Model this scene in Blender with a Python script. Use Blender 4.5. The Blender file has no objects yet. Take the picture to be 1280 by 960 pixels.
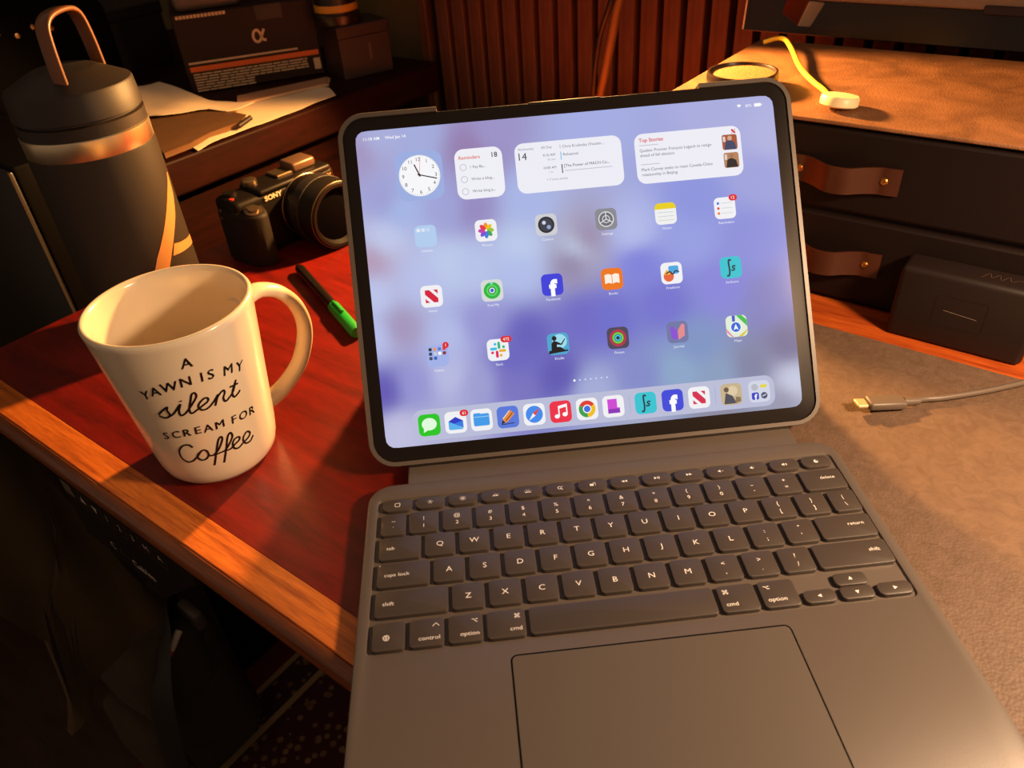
import bpy, bmesh, math, random
from mathutils import Vector, Matrix
random.seed(7)
SC = bpy.context.scene
COL = SC.collection

# ------------------------------------------------------------------ camera
FPX = 955.812
CAMLOC = Vector((-0.06589, -0.35398, 0.32974))
RW = ((0.994437, -0.085373, -0.061691), (-0.100232, -0.587001, -0.803358), (0.032372, 0.805072, -0.592293))
cam_d = bpy.data.cameras.new('camera')
cam_d.sensor_width = 36.0
cam_d.lens = FPX / 1280 * 36
cam_d.clip_start = 0.01
cam_d.dof.use_dof = True
cam_d.dof.focus_distance = 0.50
cam_d.dof.aperture_fstop = 13.0
cam = bpy.data.objects.new('camera', cam_d)
COL.objects.link(cam)
cam.matrix_world = Matrix((
    (RW[0][0], -RW[1][0], -RW[2][0], CAMLOC[0]),
    (RW[0][1], -RW[1][1], -RW[2][1], CAMLOC[1]),
    (RW[0][2], -RW[1][2], -RW[2][2], CAMLOC[2]),
    (0, 0, 0, 1)))
SC.camera = cam

# ------------------------------------------------------------------ world, exposure
wd = bpy.data.worlds.new('room_dusk'); SC.world = wd
wd.use_nodes = True
wd.node_tree.nodes['Background'].inputs[0].default_value = (1.0, 0.66, 0.44, 1)
wd.node_tree.nodes['Background'].inputs[1].default_value = 0.23
vs = SC.view_settings
vs.view_transform = 'Standard'; vs.look = 'None'; vs.gamma = 1.0
vs.use_curve_mapping = False
vs.exposure = 0.0
LAMP_BACK_POWER = 33.0      # watts, small lamp standing behind the tablet
LAMP_SIDE_POWER = 19.0      # watts, lamp beyond the right edge of the picture
SCREEN = 0.95              # brightness of the lit display

# ------------------------------------------------------------------ pixel -> place helpers (1280x960 frame)
def ray(x, y):
    d = ((x-640)/FPX, (y-480)/FPX, 1.0)
    return Vector([sum(RW[k][i]*d[k] for k in range(3)) for i in range(3)])
def onz(x, y, z=0.0):
    r = ray(x, y); return CAMLOC + r*((z-CAMLOC.z)/r.z)
TH = math.radians(-41.3)
U = Vector((math.cos(TH), math.sin(TH), 0)); V = Vector((-math.sin(TH), math.cos(TH), 0))
def onv(x, y, d):
    r = ray(x, y); return CAMLOC + r*((d-CAMLOC.dot(V))/r.dot(V))
def onu(x, y, d):
    r = ray(x, y); return CAMLOC + r*((d-CAMLOC.dot(U))/r.dot(U))
def D(u, v, z=0.0):
    p = U*u + V*v; return Vector((p.x, p.y, z))
def duv(P): return P.dot(U), P.dot(V), P.z

# ------------------------------------------------------------------ materials
def srgb(c):
    if isinstance(c, str):
        c = [int(c[i:i+2], 16)/255 for i in (0, 2, 4)]
    return tuple((x/12.92 if x <= 0.04045 else ((x+0.055)/1.055)**2.4) for x in c) + (1,)
_M = {}
def mat(name, col, rough=0.5, metal=0.0, noise=0.0, nscale=60.0, col2=None, bump=0.0, spec=0.5, stretch=(1,1,1), coat=0.0, sheen=0.0, detail=4.0, emit=0.0):
    if name in _M: return _M[name]
    m = bpy.data.materials.new(name); m.use_nodes = True
    nt = m.node_tree; b = nt.nodes['Principled BSDF']
    c = srgb(col)
    b.inputs['Base Color'].default_value = c
    b.inputs['Roughness'].default_value = rough
    b.inputs['Metallic'].default_value = metal
    b.inputs['Specular IOR Level'].default_value = spec
    b.inputs['Coat Weight'].default_value = coat
    b.inputs['Coat Roughness'].default_value = 0.15
    b.inputs['Sheen Weight'].default_value = sheen
    if emit:
        b.inputs['Emission Color'].default_value = c; b.inputs['Emission Strength'].default_value = emit
    if noise or bump:
        tc = nt.nodes.new('ShaderNodeTexCoord'); mp = nt.nodes.new('ShaderNodeMapping')
        mp.inputs['Scale'].default_value = stretch
        nz = nt.nodes.new('ShaderNodeTexNoise'); nz.inputs['Scale'].default_value = nscale
        nz.inputs['Detail'].default_value = detail
        nt.links.new(tc.outputs['Object'], mp.inputs[0]); nt.links.new(mp.outputs[0], nz.inputs['Vector'])
        if noise:
            rp = nt.nodes.new('ShaderNodeValToRGB')
            rp.color_ramp.elements[0].position = 0.5-0.5*min(1, 1.2-noise); rp.color_ramp.elements[1].position = 0.5+0.5*min(1, 1.2-noise)
            rp.color_ramp.elements[0].color = srgb(col2) if col2 else tuple(x*0.6 for x in c[:3])+(1,)
            rp.color_ramp.elements[1].color = c
            nt.links.new(nz.outputs[0], rp.inputs[0]); nt.links.new(rp.outputs[0], b.inputs['Base Color'])
        if bump:
            bp = nt.nodes.new('ShaderNodeBump'); bp.inputs['Strength'].default_value = bump; bp.inputs['Distance'].default_value = 0.001
            nt.links.new(nz.outputs[0], bp.inputs['Height']); nt.links.new(bp.outputs[0], b.inputs['Normal'])
    _M[name] = m
    return m
def wood(name, c1, c2, rough=0.35, scale=14.0, along=(1.0, 9.0, 9.0), coat=0.3, bump=0.05, spec=0.4):
    if name in _M: return _M[name]
    m = bpy.data.materials.new(name); m.use_nodes = True
    nt = m.node_tree; b = nt.nodes['Principled BSDF']
    tc = nt.nodes.new('ShaderNodeTexCoord'); mp = nt.nodes.new('ShaderNodeMapping'); mp.inputs['Scale'].default_value = along
    n1 = nt.nodes.new('ShaderNodeTexNoise'); n1.inputs['Scale'].default_value = scale; n1.inputs['Detail'].default_value = 6; n1.inputs['Distortion'].default_value = 0.6
    n2 = nt.nodes.new('ShaderNodeTexNoise'); n2.inputs['Scale'].default_value = scale*7; n2.inputs['Detail'].default_value = 3
    mx = nt.nodes.new('ShaderNodeMath'); mx.operation = 'MULTIPLY_ADD'; mx.inputs[1].default_value = 0.45
    rp = nt.nodes.new('ShaderNodeValToRGB')
    rp.color_ramp.elements[0].position = 0.45; rp.color_ramp.elements[1].position = 0.95
    rp.color_ramp.elements[0].color = srgb(c2); rp.color_ramp.elements[1].color = srgb(c1)
    L = nt.links.new
    L(tc.outputs['Object'], mp.inputs[0]); L(mp.outputs[0], n1.inputs['Vector']); L(mp.outputs[0], n2.inputs['Vector'])
    L(n2.outputs[0], mx.inputs[0]); L(n1.outputs[0], mx.inputs[2]); L(mx.outputs[0], rp.inputs[0]); L(rp.outputs[0], b.inputs['Base Color'])
    b.inputs['Roughness'].default_value = rough; b.inputs['Specular IOR Level'].default_value = spec; b.inputs['Coat Weight'].default_value = coat; b.inputs['Coat Roughness'].default_value = 0.2
    bp = nt.nodes.new('ShaderNodeBump'); bp.inputs['Strength'].default_value = bump; bp.inputs['Distance'].default_value = 0.001
    L(mx.outputs[0], bp.inputs['Height']); L(bp.outputs[0], b.inputs['Normal'])
    _M[name] = m
    return m
def screen_mat(c):
    n = 'lit_pixels_' + c
    if n in _M: return _M[n]
    m = bpy.data.materials.new(n); m.use_nodes = True
    b = m.node_tree.nodes['Principled BSDF']
    b.inputs['Base Color'].default_value = (0.01, 0.01, 0.012, 1)
    b.inputs['Roughness'].default_value = 0.12
    b.inputs['Emission Color'].default_value = srgb(c); b.inputs['Emission Strength'].default_value = SCREEN
    _M[n] = m
    return m

# ------------------------------------------------------------------ object helpers
def obj(name, bm, mats, parent=None, smooth=None, loc=None, rot=None):
    me = bpy.data.meshes.new(name)
    bmesh.ops.recalc_face_normals(bm, faces=bm.faces) if smooth != 'flat' else None
    bm.to_mesh(me); bm.free()
    return link(name, me, mats, parent, smooth, loc, rot)
def link(name, me, mats, parent=None, smooth=None, loc=None, rot=None):
    if not isinstance(mats, (list, tuple)): mats = [mats]
    if len(me.materials) == 0:
        for m in mats: me.materials.append(m)
    o = bpy.data.objects.new(name, me); COL.objects.link(o)
    if smooth and smooth != 'flat':
        a = math.radians(smooth)
        me.polygons.foreach_set('use_smooth', [True]*len(me.polygons))
        bm = bmesh.new(); bm.from_mesh(me)
        for e in bm.edges:
            if len(e.link_faces) == 2 and e.calc_face_angle(0) > a: e.smooth = False
        bm.to_mesh(me); bm.free()
    if parent: o.parent = parent
    if loc is not None: o.location = loc
    if rot is not None: o.rotation_euler = rot
    return o
def tag(o, label, cat, group=None):
    o['label'] = label; o['category'] = cat
    if group: o['group'] = group
    return o
def thing(name, label, cat, loc=(0,0,0), rot=(0,0,0), group=None):
    o = bpy.data.objects.new(name, None); COL.objects.link(o)
    o.empty_display_size = 0.02
    o.location = loc; o.rotation_euler = rot
    return tag(o, label, cat, group)
def struct(o):
    o['kind'] = 'structure'; return o

# ------------------------------------------------------------------ bmesh helpers
def box(bm, x0, x1, y0, y1, z0, z1, bev=0.0, seg=2):
    r = bmesh.ops.create_cube(bm, size=1.0)
    vs_ = r['verts']
    for v in vs_:
        v.co = Vector((x0 if v.co.x < 0 else x1, y0 if v.co.y < 0 else y1, z0 if v.co.z < 0 else z1))
    if bev:
        es = list({e for v in vs_ for e in v.link_edges})
        bmesh.ops.bevel(bm, geom=es, offset=bev, segments=seg, affect='EDGES', profile=0.5)
    return bm
def nbox(*a, **k): return box(bmesh.new(), *a, **k)
def rrect(x0, x1, y0, y1, r, n=6):
    r = min(r, (x1-x0)/2-1e-6, (y1-y0)/2-1e-6)
    pts = []
    for cx, cy, a0 in ((x1-r, y1-r, 0), (x0+r, y1-r, 90), (x0+r, y0+r, 180), (x1-r, y0+r, 270)):
        for i in range(n+1):
            a = math.radians(a0+90*i/n); pts.append((cx+r*math.cos(a), cy+r*math.sin(a)))
    return pts
def inset_poly(pts, d):
    # offset of a convex ccw outline inwards
    n = len(pts); out = []
    for i in range(n):
        a = Vector(pts[i-1]); b = Vector(pts[i]); c = Vector(pts[(i+1) % n])
        t = ((b-a).normalized() if (b-a).length > 1e-9 else Vector((0,0))) + ((c-b).normalized() if (c-b).length > 1e-9 else Vector((0,0)))
        t.normalize(); out.append((b.x - t.y*d, b.y + t.x*d))
    return out
def prism(bm, pts, z0, z1, bev=0.0, bottom=True):
    # ccw outline extruded, with an optional chamfered top edge
    loops = [[bm.verts.new((x, y, z0)) for x, y in pts]]
    if bev:
        loops.append([bm.verts.new((x, y, z1-bev)) for x, y in pts])
        loops.append([bm.verts.new((x, y, z1-bev*0.3)) for x, y in inset_poly(pts, bev*0.3)])
        loops.append([bm.verts.new((x, y, z1)) for x, y in inset_poly(pts, bev)])
    else:
        loops.append([bm.verts.new((x, y, z1)) for x, y in pts])
    n = len(pts)
    for a, b in zip(loops, loops[1:]):
        for i in range(n): bm.faces.new((a[i], a[(i+1) % n], b[(i+1) % n], b[i]))
    bm.faces.new(loops[-1])
    if bottom: bm.faces.new(list(reversed(loops[0])))
    return bm
def ringprism(bm, outer, inner, z0, z1, zi=None):
    zi = z0 if zi is None else zi
    n = len(outer)
    L = [[bm.verts.new((x, y, z0)) for x, y in outer], [bm.verts.new((x, y, z1)) for x, y in outer],
         [bm.verts.new((x, y, z1)) for x, y in inner], [bm.verts.new((x, y, zi)) for x, y in inner]]
    for a, b in zip(L, L[1:]):
        for i in range(n): bm.faces.new((a[i], a[(i+1) % n], b[(i+1) % n], b[i]))
    return L
def lathe(bm, prof, n=48, cx=0.0, cy=0.0, cap0=True, cap1=True):
    rings = []
    for r, z in prof:
        if r < 1e-6: rings.append([bm.verts.new((cx, cy, z))])
        else: rings.append([bm.verts.new((cx+r*math.cos(2*math.pi*i/n), cy+r*math.sin(2*math.pi*i/n), z)) for i in range(n)])
    for a, b in zip(rings, rings[1:]):
        for i in range(n):
            j = (i+1) % n
            if len(a) == 1 and len(b) == 1: continue
            if len(a) == 1: bm.faces.new((a[0], b[j], b[i]))
            elif len(b) == 1: bm.faces.new((a[i], a[j], b[0]))
            else: bm.faces.new((a[i], a[j], b[j], b[i]))
    if cap0 and len(rings[0]) > 1: bm.faces.new(list(reversed(rings[0])))
    if cap1 and len(rings[-1]) > 1: bm.faces.new(rings[-1])
    return bm
def spline(pts, k=8):
    P = [Vector(p) for p in pts]; out = []
    for i in range(len(P)-1):
        p0 = P[max(i-1, 0)]; p1 = P[i]; p2 = P[i+1]; p3 = P[min(i+2, len(P)-1)]
        for j in range(k):
            t = j/k
            out.append(0.5*((2*p1)+(p2-p0)*t+(2*p0-5*p1+4*p2-p3)*t*t+(3*p1-p0-3*p2+p3)*t*t*t))
    out.append(P[-1]); return out
def tube(bm, pts, rad, n=12, rads=None, aspect=None, up=Vector((0,0,1))):
    # swept tube; aspect = (width along side, height along up) for flat straps
    P = [Vector(p) for p in pts]; rings = []
    for i, p in enumerate(P):
        t = (P[min(i+1, len(P)-1)]-P[max(i-1, 0)]).normalized()
        s = t.cross(up)
        if s.length < 1e-4: s = t.cross(Vector((1, 0, 0)))
        s.normalize(); w = s.cross(t)
        r = rads[i] if rads else rad
        ax, ay = aspect if aspect else (1, 1)
        rings.append([bm.verts.new(p + s*(math.cos(2*math.pi*k/n)*r*ax) + w*(math.sin(2*math.pi*k/n)*r*ay)) for k in range(n)])
    for a, b in zip(rings, rings[1:]):
        for k in range(n): bm.faces.new((a[k], a[(k+1) % n], b[(k+1) % n], b[k]))
    bm.faces.new(list(reversed(rings[0]))); bm.faces.new(rings[-1])
    return bm
def cyl(bm, a, b, r, n=20, r2=None):
    return tube(bm, [a, b], r, n, rads=[r, r if r2 is None else r2])

# ------------------------------------------------------------------ flat print: shapes, strokes and letters gathered into one mesh
_T = {}
def glyphs(txt, bold=0.0, shear=0.0):
    k = (txt, bold, shear)
    if k not in _T:
        c = bpy.data.curves.new('lettering', 'FONT'); c.body = txt; c.size = 1.0; c.align_x = 'LEFT'; c.align_y = 'BOTTOM_BASELINE'
        c.resolution_u = 3; c.offset = bold; c.shear = shear
        o = bpy.data.objects.new('lettering', c); COL.objects.link(o)
        me = bpy.data.meshes.new_from_object(o)
        vv = [tuple(v.co[:2]) for v in me.vertices]; ff = [tuple(p.vertices) for p in me.polygons]
        bpy.data.objects.remove(o); bpy.data.curves.remove(c); bpy.data.meshes.remove(me)
        _T[k] = (vv, ff)
    return _T[k]
class Flat:
    """flat drawing; fmap(x, y, h) gives the place of a drawing point raised by h"""
    def __init__(self, fmap=None, lay=5e-5, base=0.0):
        self.v = []; self.f = []; self.mi = []; self.m = []; self.fmap = fmap; self.lay = lay; self.base = base; self.n = 0
    def mid(self, m):
        if m not in self.m: self.m.append(m)
        return self.m.index(m)
    def poly(self, pts, m, layer=None):
        if layer is None: self.n += 1; layer = self.n
        h = self.base + layer*self.lay
        s = len(self.v); self.v += [(x, y, h) for x, y in pts]
        self.f.append(tuple(range(s, s+len(pts)))); self.mi.append(self.mid(m)); return self
    def rr(self, cx, cy, w, h, r, m): return self.poly(rrect(cx-w/2, cx+w/2, cy-h/2, cy+h/2, r, 5), m)
    def disc(self, cx, cy, r, m, ry=None, n=20, a0=0, a1=360):
        ry = r if ry is None else ry
        full = a1-a0 >= 360
        pts = [(cx+r*math.cos(math.radians(a0+(a1-a0)*i/n)), cy+ry*math.sin(math.radians(a0+(a1-a0)*i/n))) for i in range(n if full else n+1)]
        if not full: pts.append((cx, cy))
        return self.poly(pts, m)
    def ring(self, cx, cy, r, w, m, n=24, a0=0, a1=360):
        self.n += 1; h = self.base+self.n*self.lay; k = self.mid(m)
        for i in range(n):
            s = len(self.v)
            for a, rr_ in ((i, r), (i+1, r), (i+1, r-w), (i, r-w)):
                t = math.radians(a0+(a1-a0)*a/n); self.v.append((cx+rr_*math.cos(t), cy+rr_*math.sin(t), h))
            self.f.append((s, s+1, s+2, s+3)); self.mi.append(k)
        return self
    def stroke(self, pts, w, m):
        self.n += 1; h = self.base+self.n*self.lay; k = self.mid(m)
        P = [Vector(p[:2]) for p in pts]; s = len(self.v)
        for i, p in enumerate(P):
            t = P[min(i+1, len(P)-1)]-P[max(i-1, 0)]
            t = t.normalized() if t.length > 1e-9 else Vector((1, 0))
            e = Vector((-t.y, t.x))*w/2
            self.v += [(p.x+e.x, p.y+e.y, h), (p.x-e.x, p.y-e.y, h)]
        for i in range(len(P)-1):
            a = s+2*i; self.f.append((a, a+1, a+3, a+2)); self.mi.append(k)
        return self
    def text(self, txt, x, y, size, m, align='c', bold=0.0, rot=0.0, sx=1.0, shear=0.0):
        # y = baseline; size = cap height
        vv, ff = glyphs(txt, bold, shear)
        if not vv: return self
        s_ = size/0.70
        xs = [v[0] for v in vv]; x0, x1 = min(xs), max(xs)
        off = {'c': (x0+x1)/2, 'l': x0, 'r': x1}[align]
        self.n += 1; h = self.base+self.n*self.lay; k = self.mid(m); s = len(self.v)
        c, sn = math.cos(rot), math.sin(rot)
        for a, b in vv:
            a = (a-off)*s_*sx; b = b*s_
            self.v.append((x+a*c-b*sn, y+a*sn+b*c, h))
        for f in ff: self.f.append(tuple(i+s for i in f)); self.mi.append(k)
        return self
    def build(self, name, parent=None, loc=None, rot=None):
        me = bpy.data.meshes.new(name)
        vv = [self.fmap(*p) for p in self.v] if self.fmap else self.v
        me.from_pydata([tuple(p) for p in vv], [], self.f)
        for m in self.m: me.materials.append(m)
        me.polygons.foreach_set('material_index', self.mi)
        me.update()
        o = bpy.data.objects.new(name, me); COL.objects.link(o)
        if parent: o.parent = parent
        if loc is not None: o.location = loc
        if rot is not None: o.rotation_euler = rot
        return o

# =================================================================== THE SETTING
ROT = (0, 0, TH)          # things square to the desk and the wall
FLOOR = -0.73
# wall behind the desk: plaster, black felt and a row of upright wooden slats
wallm = mat('olive plaster', '6b5c3a', 0.9, noise=0.3, nscale=20, bump=0.05)
wall = struct(obj('wall_back', nbox(-1.9, 1.5, 0.575, 0.65, FLOOR, 1.3), wallm, rot=ROT))
felt = obj('felt_backing', nbox(-0.622, 1.3, 0.566, 0.5755, FLOOR, 1.29), mat('black felt', '0c0807', 0.95), parent=wall)
slat_m = wood('slat walnut', '6e4530', '432618', 0.5, 8, (9, 9, 0.6), 0.05, 0.05, 0.25)
P_ = 0.0289
me = None
for i in range(60):
    u0 = -0.6005 + P_*i + 0.0042
    if me is None:
        o = obj('slat', nbox(0, P_-0.0084, 0, 0.017, FLOOR, 1.28, 0.0008, 1), slat_m, parent=wall); me = o.data
    else: o = link('slat', me, slat_m, parent=wall)
    o.location = (u0, 0.5495, 0)
o = obj('end_trim', nbox(-0.632, -0.618, 0.552, 0.5755, FLOOR, 1.28, 0.001, 1), slat_m, parent=wall)
wl = struct(obj('wall_left', nbox(-1.97, -1.9, -1.2, 0.65, FLOOR, 1.3), wallm, rot=ROT))
floor_m = wood('floor boards', '3a2416', '1f120a', 0.45, 6, (1, 7, 7), 0.1)
floor = struct(obj('floor', nbox(-1.97, 1.5, -2.0, 0.65, FLOOR-0.03, FLOOR), floor_m, rot=ROT))

# rug with cream border lines and a busy border of blossoms
def rug_material():
    m = bpy.data.materials.new('red patterned rug'); m.use_nodes = True
    nt = m.node_tree; b = nt.nodes['Principled BSDF']; L = nt.links.new
    tc = nt.nodes.new('ShaderNodeTexCoord'); sp = nt.nodes.new('ShaderNodeSeparateXYZ'); L(tc.outputs['Object'], sp.inputs[0])
    rp = nt.nodes.new('ShaderNodeValToRGB'); mr = nt.nodes.new('ShaderNodeMapRange')
    mr.inputs[1].default_value = 0.0; mr.inputs[2].default_value = 0.2
    L(sp.outputs[0], mr.inputs[0]); L(mr.outputs[0], rp.inputs[0])
    rp.color_ramp.interpolation = 'CONSTANT'
    el = rp.color_ramp.elements
    el[0].position = 0.0; el[0].color = srgb('5e1414')
    el[1].position = 0.215; el[1].color = srgb('a58a63')
    for p, c in ((0.265, '38150f'), (0.49, 'a58a63'), (0.54, '40140f')):
        e = el.new(p); e.color = srgb(c)
    vo = nt.nodes.new('ShaderNodeTexVoronoi'); vo.inputs['Scale'].default_value = 70; L(tc.outputs['Object'], vo.inputs['Vector'])
    nz = nt.nodes.new('ShaderNodeTexNoise'); nz.inputs['Scale'].default_value = 60; L(tc.outputs['Object'], nz.inputs['Vector'])
    lt = nt.nodes.new('ShaderNodeMath'); lt.operation = 'LESS_THAN'; lt.inputs[1].default_value = 0.33; L(vo.outputs['Distance'], lt.inputs[0])
    g1 = nt.nodes.new('ShaderNodeMath'); g1.operation = 'GREATER_THAN'; g1.inputs[1].default_value = 0.056; L(sp.outputs[0], g1.inputs[0])
    g2 = nt.nodes.new('ShaderNodeMath'); g2.operation = 'MULTIPLY'; L(lt.outputs[0], g2.inputs[0]); L(g1.outputs[0], g2.inputs[1])
    g3 = nt.nodes.new('ShaderNodeMath'); g3.operation = 'MULTIPLY'; L(g2.outputs[0], g3.inputs[0]); L(nz.outputs[0], g3.inputs[1])
    mx = nt.nodes.new('ShaderNodeMix'); mx.data_type = 'RGBA'; L(g3.outputs[0], mx.inputs[0]); L(rp.outputs[0], mx.inputs[6]); mx.inputs[7].default_value = srgb('a0825c')
    L(mx.outputs[2], b.inputs['Base Color']); b.inputs['Roughness'].default_value = 0.95
    return m
o = obj('rug', nbox(0, 1.5, -1.1, 0.45, 0, 0.006, 0.002, 1), rug_material(), loc=D(-0.627, 0, FLOOR), rot=ROT)
tag(o, 'dark red patterned rug with cream border lines on the floor under the desk', 'rug')

# =================================================================== DESK
ZD = -0.0015
desk = thing('desk', 'red varnished wooden desk with an orange grained front edge board', 'desk', D(0, 0, FLOOR), ROT)
h0 = -FLOOR
red = wood('red varnished wood', '7c1508', '4c0903', 0.42, 11, (1.0, 8, 8), 0.12)
org = wood('orange edge wood', 'e8822e', '8c3f15', 0.36, 20, (0.7, 12, 12), 0.3)
obj('lit_back_strip', nbox(-0.5, 1.0, 0.2285, 0.53, h0+ZD-0.018, h0+ZD), wood('red wood in orange light', 'c05a1e', '7a2c0e', 0.4, 12, (0.8, 9, 9), 0.15), desk)  # back of the red top, coloured orange for the light on it
obj('desk_top', nbox(-0.5, 1.0, -0.168, 0.2285, h0+ZD-0.018, h0+ZD), red, desk)
obj('edge_board', nbox(-0.5, 1.0, -0.1895, -0.168, h0+ZD-0.018, h0+ZD+0.0001, 0.0006, 1), org, desk)
bm = bmesh.new()
prof = [(0.0, -0.0185), (-0.0035, -0.0180), (-0.0062, -0.0150), (-0.0072, -0.0105), (-0.0066, -0.0055), (-0.0042, -0.0018), (-0.0012, 0.0), (0.0, -0.0012)]
A = [bm.verts.new((-0.5, -0.1895+y, h0+ZD+z)) for y, z in prof]; B = [bm.verts.new((1.0, -0.1895+y, h0+ZD+z)) for y, z in prof]
for i in range(len(prof)): bm.faces.new((A[i], A[(i+1) % len(prof)], B[(i+1) % len(prof)], B[i]))
bm.faces.new(A); bm.faces.new(B)
obj('edge_moulding', bm, wood('moulding wood', '8f4a1d', '4c210a', 0.36, 16, (0.7, 12, 12), 0.3), desk, 40)
legm = mat('black powder coat', '0d0b0a', 0.5)
for uu in (-0.10, 0.75):
    bm = bmesh.new(); box(bm, uu-0.035, uu+0.035, 0.16, 0.24, 0.03, h0-0.0195, 0.004); o = obj('leg', bm, legm, desk)
    obj('foot', nbox(uu-0.035, uu+0.035, -0.1, 0.48, 0.006, 0.03, 0.004), legm, o)

# leather mat: its back edge runs along the wall side, the front reaches the edge board
def leather_material(name, c1, c2, rough=0.5, sc=28):
    m = bpy.data.materials.new(name); m.use_nodes = True
    nt = m.node_tree; b = nt.nodes['Principled BSDF']; L = nt.links.new
    tc = nt.nodes.new('ShaderNodeTexCoord')
    n1 = nt.nodes.new('ShaderNodeTexNoise'); n1.inputs['Scale'].default_value = sc; n1.inputs['Detail'].default_value = 6; n1.inputs['Distortion'].default_value = 1.2
    n2 = nt.nodes.new('ShaderNodeTexVoronoi'); n2.inputs['Scale'].default_value = 620
    rp = nt.nodes.new('ShaderNodeValToRGB'); rp.color_ramp.elements[0].position = 0.32; rp.color_ramp.elements[1].position = 0.68
    rp.color_ramp.elements[0].color = srgb(c2); rp.color_ramp.elements[1].color = srgb(c1)
    L(tc.outputs['Object'], n1.inputs['Vector']); L(tc.outputs['Object'], n2.inputs['Vector'])
    L(n1.outputs[0], rp.inputs[0]); L(rp.outputs[0], b.inputs['Base Color'])
    bp = nt.nodes.new('ShaderNodeBump'); bp.inputs['Strength'].default_value = 0.35; bp.inputs['Distance'].default_value = 0.0006
    L(n2.outputs['Distance'], bp.inputs['Height']); L(bp.outputs[0], b.inputs['Normal'])
    b.inputs['Roughness'].default_value = rough
    _M[name] = m
    return m
mat_m = leather_material('brown desk leather', '665040', '594434', 0.6, 110)
bm = prism(bmesh.new(), rrect(0.02, 0.85, -0.165, 0.228, 0.006), 0, 0.0015, 0.0004)
o = obj('desk_mat', bm, mat_m, loc=D(0, 0, ZD), rot=ROT)
tag(o, 'brown mottled leather desk mat under the keyboard', 'desk mat')

# =================================================================== DRAWER UNIT on the right
OF, OB, OZ = 0.27, 0.478, 0.1415
uni = thing('drawer_unit', 'black desktop drawer unit with orange-brown leather top and two leather pulls', 'drawer unit', D(0, 0, ZD), ROT)
blk = mat('black grained vinyl', '140a08', 0.55, bump=0.12, nscale=900, spec=0.2)
oz = OZ-ZD
obj('body', nbox(-0.105, 0.42, OF+0.004, OB, 0.0, oz-0.003, 0.0015), blk, uni)
topm = leather_material('tan worn leather', '946440', '6e482c', 0.5, 22)
obj('top_panel', nbox(-0.107, 0.422, OF-0.001, OB+0.002, oz-0.003, oz, 0.001), topm, uni)
strapm = mat('saddle leather', '45200e', 0.42, noise=0.2, nscale=80, bump=0.05)
brass = mat('brass rivet', 'c98f4a', 0.28, metal=1.0)
for k, (za, zb, ur, zr) in enumerate(((0.0765, 0.1375, 0.075, 0.106), (0.004, 0.0725, 0.075, 0.0395))):
    dr = obj('drawer', nbox(-0.1, 0.415, OF, OF+0.02, za, zb, 0.0025), blk, uni)
    # pull strap bowed out from the front
    ul = ur-0.061
    path = [(ul-0.011, 0), (ul-0.002, -0.0012), (ul+0.004, -0.0015), (ul+0.013, -0.006), (ul+0.022, -0.0125), (ul+0.030, -0.0145), (ul+0.039, -0.0125), (ul+0.048, -0.006), (ul+0.057, -0.0015), (ul+0.063, -0.0012), (ul+0.0715, 0)]
    sp = spline([(a, OF-0.0008+b, 0) for a, b in path], 5)
    bm = bmesh.new(); rows = []
    for p in sp:
        rows.append([bm.verts.new((p.x, p.y, zr+dz)) for dz in (-0.0098, 0.0098)] + [bm.verts.new((p.x, p.y-0.0018, zr+dz)) for dz in (0.0098, -0.0098)])
    for a, b in zip(rows, rows[1:]):
        for i in range(4): bm.faces.new((a[i], a[(i+1) % 4], b[(i+1) % 4], b[i]))
    bm.faces.new(rows[0]); bm.faces.new(rows[-1])
    st = obj('pull_strap', bm, strapm, dr, 50)
    for ux in (ul, ur):
        bm = bmesh.new(); lathe(bm, [(0.0028, 0), (0.0028, 0.0012), (0.0019, 0.0019), (0.001, 0.0016), (0, 0.0012)], 20)
        obj('rivet', bm, brass, dr, 50, loc=(ux, OF-0.0028, zr), rot=(math.radians(90), 0, 0))

# black power brick in front of the drawers
br = thing('power_adapter', 'black plastic block with embossed rectangle standing against the drawer front', 'power adapter', D(0.104, 0.2430, ZD), ROT)
pb = mat('matte black plastic', '1d1412', 0.45, bump=0.04, nscale=1500, spec=0.3)
bm = nbox(0, 0.0905, 0, 0.0265, 0, 0.0575, 0.0045, 4)
obj('housing', bm, pb, br, 40)
def emboss(x0, x1, z0, z1, w):
    bm = bmesh.new(); ringprism(bm, rrect(x0, x1, z0, z1, 0.002), rrect(x0+w, x1-w, z0+w, z1-w, 0.0015), 0, 0.0003); return bm
obj('embossed_frame', emboss(0.028, 0.061, 0.018, 0.042, 0.0005), pb, br, loc=(0, 0.0001, 0), rot=(math.radians(90), 0, 0))
f = Flat(base=0.0002); f.stroke([(0.034, 0.0305), (0.056, 0.0285)], 0.0006, mat('scratched plastic', '6a5a50', 0.4)); f.build('mark', br, rot=(math.radians(90), 0, 0))
f = Flat(base=0.0577); f.stroke([p[:2] for p in spline([(0.05, 0.008), (0.054, 0.016), (0.056, 0.010), (0.060, 0.016), (0.062, 0.009), (0.066, 0.016), (0.068, 0.010), (0.073, 0.014), (0.078, 0.010)], 5)], 0.0005, mat('faint engraving', '4a382e', 0.4)); f.build('engraving', br)

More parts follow.
